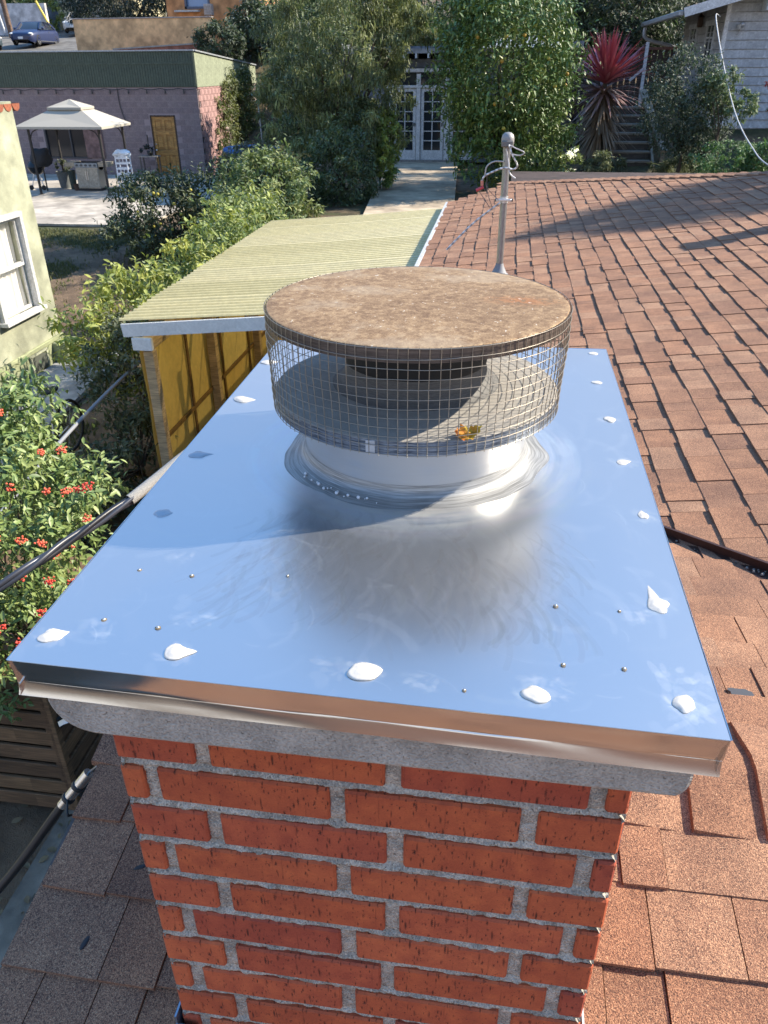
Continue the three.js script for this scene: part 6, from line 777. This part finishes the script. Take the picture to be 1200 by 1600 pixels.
  { const r = RNG(505), fm = mat([0.36, 0.30, 0.04], 0.6), fg = new THREE.IcosahedronGeometry(0.034, 2); for (let k = 0; k < 16; k++) { const a = r() * PI, f = obj('fruit', fg, fm, ls); f.position.set(-7.5 + 1.5 * Math.cos(a) * r(), -3.3 + r() * 1.0, -17.3 + 0.35 * r()); } }
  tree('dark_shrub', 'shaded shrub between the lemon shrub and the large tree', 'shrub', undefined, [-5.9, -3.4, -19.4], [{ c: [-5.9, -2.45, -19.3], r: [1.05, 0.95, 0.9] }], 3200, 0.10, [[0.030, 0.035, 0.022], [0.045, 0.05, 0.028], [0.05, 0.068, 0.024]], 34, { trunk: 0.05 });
  tree('feathery_shrub', 'soft green shrub in half sun above the lean-to roof', 'shrub', undefined, [-5.2, -3.2, -17.3], [{ c: [-5.1, -2.2, -17.2], r: [0.95, 0.75, 0.9] }, { c: [-4.5, -2.45, -16.4], r: [0.8, 0.55, 0.8] }], 3600, 0.095, [[0.05, 0.075, 0.02], [0.075, 0.105, 0.028], [0.12, 0.14, 0.04]], 35, { trunk: 0.05 });
  const hg = 'shrubs along the lean-to';
  tree('side_shrub', 'yellow-green shrub leaning over the near corner of the lean-to roof', 'shrub', hg, [-4.2, -4.3, -8.6], [{ c: [-4.35, -2.75, -8.9], r: [0.52, 0.75, 0.9] }, { c: [-4.75, -2.65, -8.3], r: [0.42, 0.42, 0.42] }, { c: [-4.0, -2.35, -9.8], r: [0.35, 0.45, 0.7] }], 2600, 0.085, lime, 36, { bright: 2.2, dense: 1.6, trunk: 0.04, limbs: 12, spread: 0.3 });
  tree('side_shrub', 'sunlit shrub along the middle of the lean-to roof edge', 'shrub', hg, [-4.4, -4.2, -11.8], [{ c: [-4.15, -2.45, -11.6], r: [0.5, 0.62, 1.1] }, { c: [-4.75, -2.95, -11.2], r: [0.6, 0.6, 0.9] }], 2800, 0.085, [[0.06, 0.09, 0.018], [0.10, 0.13, 0.025], [0.15, 0.17, 0.03]], 37, { trunk: 0.04, limbs: 12, spread: 0.3 });
  tree('side_shrub', 'green shrub at the far end of the lean-to', 'shrub', hg, [-4.6, -4.0, -14.2], [{ c: [-4.55, -2.5, -14.0], r: [0.75, 0.7, 1.2] }], 2600, 0.09, [[0.05, 0.08, 0.018], [0.085, 0.115, 0.024], [0.14, 0.165, 0.03]], 38, { trunk: 0.04 });
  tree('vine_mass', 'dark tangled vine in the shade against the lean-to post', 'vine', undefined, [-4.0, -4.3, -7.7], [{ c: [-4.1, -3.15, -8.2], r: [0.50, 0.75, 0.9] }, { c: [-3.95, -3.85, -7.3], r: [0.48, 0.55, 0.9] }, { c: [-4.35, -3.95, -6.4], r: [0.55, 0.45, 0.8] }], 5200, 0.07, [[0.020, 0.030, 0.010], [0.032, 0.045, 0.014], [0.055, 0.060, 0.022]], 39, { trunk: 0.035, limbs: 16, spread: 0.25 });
  // shrubs at the right
  tree('round_shrub', 'big dark shrub before the clapboard house windows', 'shrub', undefined, [3.95, -2.2, -20.4], [{ c: [3.75, -0.75, -20.4], r: [0.82, 1.05, 0.8] }, { c: [4.35, -1.1, -20.4], r: [0.62, 0.85, 0.7] }], 5200, 0.075, [[0.016, 0.028, 0.016], [0.024, 0.040, 0.020], [0.034, 0.052, 0.026]], 40, { trunk: 0.05 });
  tree('sprawling_shrub', 'thin leafy branch of shrub spreading over grey clapboards', 'shrub', undefined, [4.55, -2.0, -19.6], [{ c: [4.85, -0.78, -19.7], r: [0.42, 0.36, 0.35] }, { c: [4.45, -0.45, -19.8], r: [0.38, 0.36, 0.35] }], 900, 0.085, [[0.05, 0.075, 0.03], [0.07, 0.10, 0.035]], 41, { trunk: 0.035, limbs: 10 });
  tree('low_bush', 'low bright green bush in front of the clapboard house', 'bush', undefined, [5.0, -2.3, -18.9], [{ c: [4.7, -1.82, -19.0], r: [0.75, 0.42, 0.6] }, { c: [5.8, -1.75, -19.1], r: [0.8, 0.45, 0.6] }], 3600, 0.065, [[0.035, 0.075, 0.018], [0.05, 0.10, 0.022]], 42, { trunk: 0.03 });
  tree('red_shrub', 'small shrub with red leaves by the clapboard wall', 'shrub', undefined, [6.9, -2.0, -23.2], [{ c: [6.55, -0.75, -23.2], r: [0.30, 0.55, 0.3] }], 160, 0.10, [[0.30, 0.03, 0.02], [0.22, 0.05, 0.02], [0.06, 0.07, 0.02]], 43, { trunk: 0.03, limbs: 6 });
  tree('dry_grass_clump', 'pale straggly ground plant before the garden steps', 'plant', undefined, [2.5, -2.4, -21.2], [{ c: [2.35, -2.12, -21.3], r: [0.5, 0.25, 0.4] }, { c: [4.1, -2.15, -21.0], r: [0.7, 0.2, 0.4] }], 1500, 0.10, [[0.06, 0.075, 0.03], [0.10, 0.11, 0.05]], 44, { trunk: 0.02, limbs: 3, shape: 'narrow' });
  tree('flowering_bush', 'small bush with white blossoms under the spiky plant', 'bush', undefined, [1.55, -2.4, -20.9], [{ c: [1.5, -2.05, -21.0], r: [0.3, 0.28, 0.3] }], 420, 0.075, [[0.06, 0.09, 0.02], [0.12, 0.15, 0.03], [0.70, 0.70, 0.62]], 45, { trunk: 0.02, limbs: 4 });
  // ivy on the garage's sunny side
  { const t = thing('ivy', 'sunlit ivy climbing the side wall of the garage', 'ivy'); leaves(t, 'foliage', 11000, [{ c: [GX1 + 0.10, -2.3, -33.2], r: [0.10, 1.4, 0.75] }, { c: [GX1 + 0.16, -1.5, -34.7], r: [0.15, 1.7, 1.0] }, { c: [GX1 + 0.22, -1.6, -36.4], r: [0.2, 1.8, 1.2] }, { c: [GX1 + 0.35, -3.2, -33.6], r: [0.3, 0.5, 1.2] }], 0.12, [[0.07, 0.10, 0.02], [0.12, 0.155, 0.03], [0.20, 0.225, 0.04]], 46, { spread: 0.9, clumps: 420, shell: 0.9 }); obj('stems', [taper([V(GX1 + 0.05, -3.7, -33.8), V(GX1 + 0.06, -2.4, -33.5), V(GX1 + 0.06, -1.2, -34.2)], 0.03, 0.008), taper([V(GX1 + 0.05, -3.7, -35), V(GX1 + 0.06, -2.2, -35.4), V(GX1 + 0.06, -0.6, -35.0)], 0.04, 0.008)], bark, t); }
  // spiky plant: red crown over a skirt of dead leaves
  { const t = thing('spiky_plant', 'tall spiky plant with crimson leaves over a brown skirt of dead leaves', 'plant', undefined, [2.28, 0, -22.5]), r = RNG(606);
    const blade = (az, el, L, w, sag, y0) => { const n = 6, pos = [], idx = [], d = V(Math.cos(az) * Math.cos(el), Math.sin(el), Math.sin(az) * Math.cos(el)), s = V(-Math.sin(az), 0, Math.cos(az)); for (let i = 0; i <= n; i++) { const t2 = i / n, c = V(0, y0, 0).addScaledVector(d, L * t2); c.y -= sag * t2 * t2 * L; const ww = w * (t2 < 0.25 ? 0.6 + 1.6 * t2 : 1 - Math.pow((t2 - 0.25) / 0.75, 1.6)) * 0.5 + 0.002; pos.push(c.x - s.x * ww, c.y + 0.25 * ww, c.z - s.z * ww, c.x, c.y, c.z, c.x + s.x * ww, c.y + 0.25 * ww, c.z + s.z * ww); if (i < n) for (const o of [0, 1]) { const a = i * 3 + o; idx.push(a, a + 1, a + 3, a + 1, a + 4, a + 3); } } const g = new THREE.BufferGeometry(); g.setAttribute('position', new THREE.Float32BufferAttribute(pos, 3)); g.setAttribute('uv', new THREE.Float32BufferAttribute(new Float32Array(pos.length / 3 * 2), 2)); g.setIndex(idx); g.computeVertexNormals(); return flat(g); };
    const tint = (g, c) => { const a = new Float32Array(g.attributes.position.count * 3); for (let i = 0; i < a.length; i += 3) { a[i] = c[0]; a[i + 1] = c[1]; a[i + 2] = c[2]; } g.setAttribute('color', new THREE.BufferAttribute(a, 3)); return g; };
    const bm = new THREE.MeshPhysicalMaterial({ vertexColors: true, roughness: 0.5, transmission: 0.25, thickness: 0, side: THREE.DoubleSide }), top = [], mid = [], dead = [];
    for (let k = 0; k < 150; k++) { const el = PI / 2 - 0.10 - 1.25 * Math.pow(r(), 0.8); top.push(tint(blade(r() * 2 * PI, el, 1.10 + 0.35 * r(), 0.085, 0.06 + 0.1 * r(), -0.45 + 0.08 * r()), mix3([0.34, 0.045, 0.07], [0.58, 0.16, 0.19], r()))); }
    for (let k = 0; k < 110; k++) mid.push(tint(blade(r() * 2 * PI, 0.55 - 0.9 * r(), 0.85 + 0.3 * r(), 0.075, 0.15 + 0.2 * r(), -0.55 - 0.15 * r()), mix3([0.34, 0.13, 0.12], [0.40, 0.33, 0.29], r())));
    for (let k = 0; k < 260; k++) dead.push(tint(blade(r() * 2 * PI, -0.25 - 1.15 * r(), 0.75 + 0.42 * r(), 0.06, 0.25 * r(), -0.55 - 0.85 * r()), mix3([0.22, 0.155, 0.10], [0.46, 0.37, 0.26], r() * r())));
    obj('crown', top, bm, t); obj('lower_leaves', mid, bm, t); obj('dead_leaf_skirt', dead, bm, t); obj('trunk', taper([V(0, -2.45, 0), V(-0.03, -1.4, 0), V(0, -0.4, 0)], 0.09, 0.06), bark, t); obj('trunk', taper([V(-0.35, -2.45, 0.1), V(-0.3, -2.1, 0.1), V(-0.12, -1.6, 0.05)], 0.05, 0.04), bark, t); }
  // berry bush at the near left
  { const t = tree('berry_bush', 'glossy green bush with clusters of red berries left of the chimney', 'bush', undefined, [-3.0, -4.2, -3.8], [{ c: [-2.88, -2.35, -3.55], r: [0.66, 0.70, 0.55] }, { c: [-2.52, -1.98, -3.45], r: [0.38, 0.40, 0.4] }, { c: [-2.82, -2.85, -3.2], r: [0.52, 0.45, 0.4] }, { c: [-3.0, -1.75, -3.9], r: [0.48, 0.4, 0.4] }], 6400, 0.050, [[0.075, 0.115, 0.032], [0.10, 0.145, 0.040], [0.13, 0.175, 0.05], [0.17, 0.205, 0.065]], 47, { trunk: 0.04, limbs: 26, glossy: true, clumps: 200, spread: 0.26, part: 'foliage', bright: 1.55 });
    const r = RNG(707), bm = [new THREE.MeshPhysicalMaterial({ color: lin(0.62, 0.055, 0.030), roughness: 0.35, clearcoat: 0.4 }), new THREE.MeshPhysicalMaterial({ color: lin(0.72, 0.12, 0.05), roughness: 0.35, clearcoat: 0.4 })], bg = flat(new THREE.IcosahedronGeometry(0.0055, 1));
    const spots = [[-1.99, -1.83, -3.2], [-2.08, -1.84, -3.15], [-2.16, -1.82, -3.1], [-2.0, -2.0, -3.15], [-2.2, -1.66, -3.2], [-2.12, -1.66, -3.25], [-2.45, -1.50, -3.3], [-2.5, -1.60, -3.2], [-2.25, -2.02, -2.95], [-2.15, -2.03, -2.95], [-2.35, -2.0, -2.9], [-2.12, -2.12, -3.0], [-2.42, -1.95, -2.9], [-2.2, -2.3, -3.0], [-2.1, -2.33, -3.05], [-2.35, -2.6, -2.85], [-2.28, -2.62, -2.85], [-2.22, -2.68, -2.9], [-2.5, -2.75, -2.75], [-2.55, -2.8, -2.75], [-2.3, -1.78, -3.05], [-2.6, -2.1, -2.9], [-2.55, -2.45, -2.85], [-2.62, -2.95, -2.8], [-2.7, -1.9, -3.1]]; for (let k = 0; k < 26; k++) { const a = r() * 6.28, b = (r() - 0.5) * 1.6; spots.push([-2.55 + 0.5 * Math.cos(b) * Math.sin(a) + 0.1, -2.2 + 0.65 * Math.sin(b), -3.3 + 0.45 * Math.abs(Math.cos(a))]); }
    for (const [x, y, z] of spots) { const gs = []; for (let k = 0; k < 22; k++) { const g = bg.clone(); g.translate(x + (r() + r() - 1) * 0.034, y + (r() + r() - 1) * 0.024, z + (r() + r() - 1) * 0.034); gs.push(g); } obj('berry_cluster', gs, bm[Math.floor(r() * 2)], t); } }
  // shade tree right of the frame: its shadow falls across the upper roof
  tree('shade_tree', 'tall tree standing right of the frame whose shade falls on the roof', 'tree', undefined, [10.9, -4.3, -12.6], [{ c: [11.2, 5.6, -12.6], r: [0.8, 0.7, 0.75] }, { c: [12.6, 6.0, -12.9], r: [1.5, 1.0, 1.0] }], 4200, 0.12, G1, 50, { trunk: 0.2, fork: 0.6 });
  tree('shade_tree', 'tree right of the frame that shades the garden path', 'tree', undefined, [7.4, -2.4, -25.8], [{ c: [7.6, 4.6, -25.6], r: [2.4, 2.0, 1.6] }], 4200, 0.14, G1, 51, { trunk: 0.2, fork: 0.6 });
  { const r = RNG(909), n = 260, im = new THREE.InstancedMesh(LG.broad, LM, n), m = new THREE.Matrix4(), q = new THREE.Quaternion(), c = new THREE.Color(); for (let k = 0; k < n; k++) { q.setFromEuler(new THREE.Euler((r() - 0.5) * 0.7, r() * 6.28, (r() - 0.5) * 0.7)); const s = 0.03 + 0.05 * r(), x = -3.4 + r() * 1.7, z = -4.0 + r() * 3.4; m.compose(V(x, x > -2.62 ? -4.245 : -4.29, z), q, V(s, s, s)); im.setMatrixAt(k, m); const t = r(); c.setRGB(lerp(0.10, 0.34, t), lerp(0.08, 0.25, t), lerp(0.05, 0.12, t)); im.setColorAt(k, c); } im.name = 'leaf_litter'; shadows(im); tag(im, 'dry leaves scattered on the side walk below the planter', 'litter', undefined, 'stuff'); scene.add(im); }
  // lawn
  { const n = 34000, r = RNG(808), g = new THREE.BufferGeometry(); g.setAttribute('position', new THREE.Float32BufferAttribute([-0.5, 0, 0, 0.5, 0, 0, 0.25, 1, 0.35, -0.5, 0, 0.3, 0.4, 0, 0.3, -0.2, 0.9, -0.2], 3)); g.setAttribute('uv', new THREE.Float32BufferAttribute(new Float32Array(12), 2)); g.computeVertexNormals();
    const im = new THREE.InstancedMesh(g, new THREE.MeshPhysicalMaterial({ color: 0xffffff, roughness: 0.8, transmission: 0.25, thickness: 0, side: THREE.DoubleSide }), n), m = new THREE.Matrix4(), q = new THREE.Quaternion(), c = new THREE.Color(); let k = 0, guard = 0;
    while (k < n && guard++ < 400000) { const x = -14 + r() * 10, z = -4 - r() * 16.2; if (x < -6.0 && z > -12.2) continue; const d = vn(x * 0.9 + 3, z * 0.9) * 0.6 + vn(x * 2.7, z * 2.7) * 0.4 + (z > -15.5 && x > -9 ? 0.22 : 0); if (r() > 1.15 - sstep(0.40, 0.66, d) * 1.12) continue; const h = 0.03 + 0.06 * r(); q.setFromAxisAngle(V(0, 1, 0), r() * 6.28); m.compose(V(x, ground(x, z) - 0.02, z), q, V(0.028, h, 0.028)); im.setMatrixAt(k, m); const t = r(); c.setRGB(lerp(0.075, 0.17, t), lerp(0.105, 0.16, t), lerp(0.03, 0.055, t)); im.setColorAt(k, c); k++; }
    im.count = k; im.name = 'grass'; shadows(im); tag(im, 'patchy lawn grass in the neighbouring yard', 'grass', undefined, 'stuff'); scene.add(im); }
}
buildPlants();
renderer.render(scene, camera);
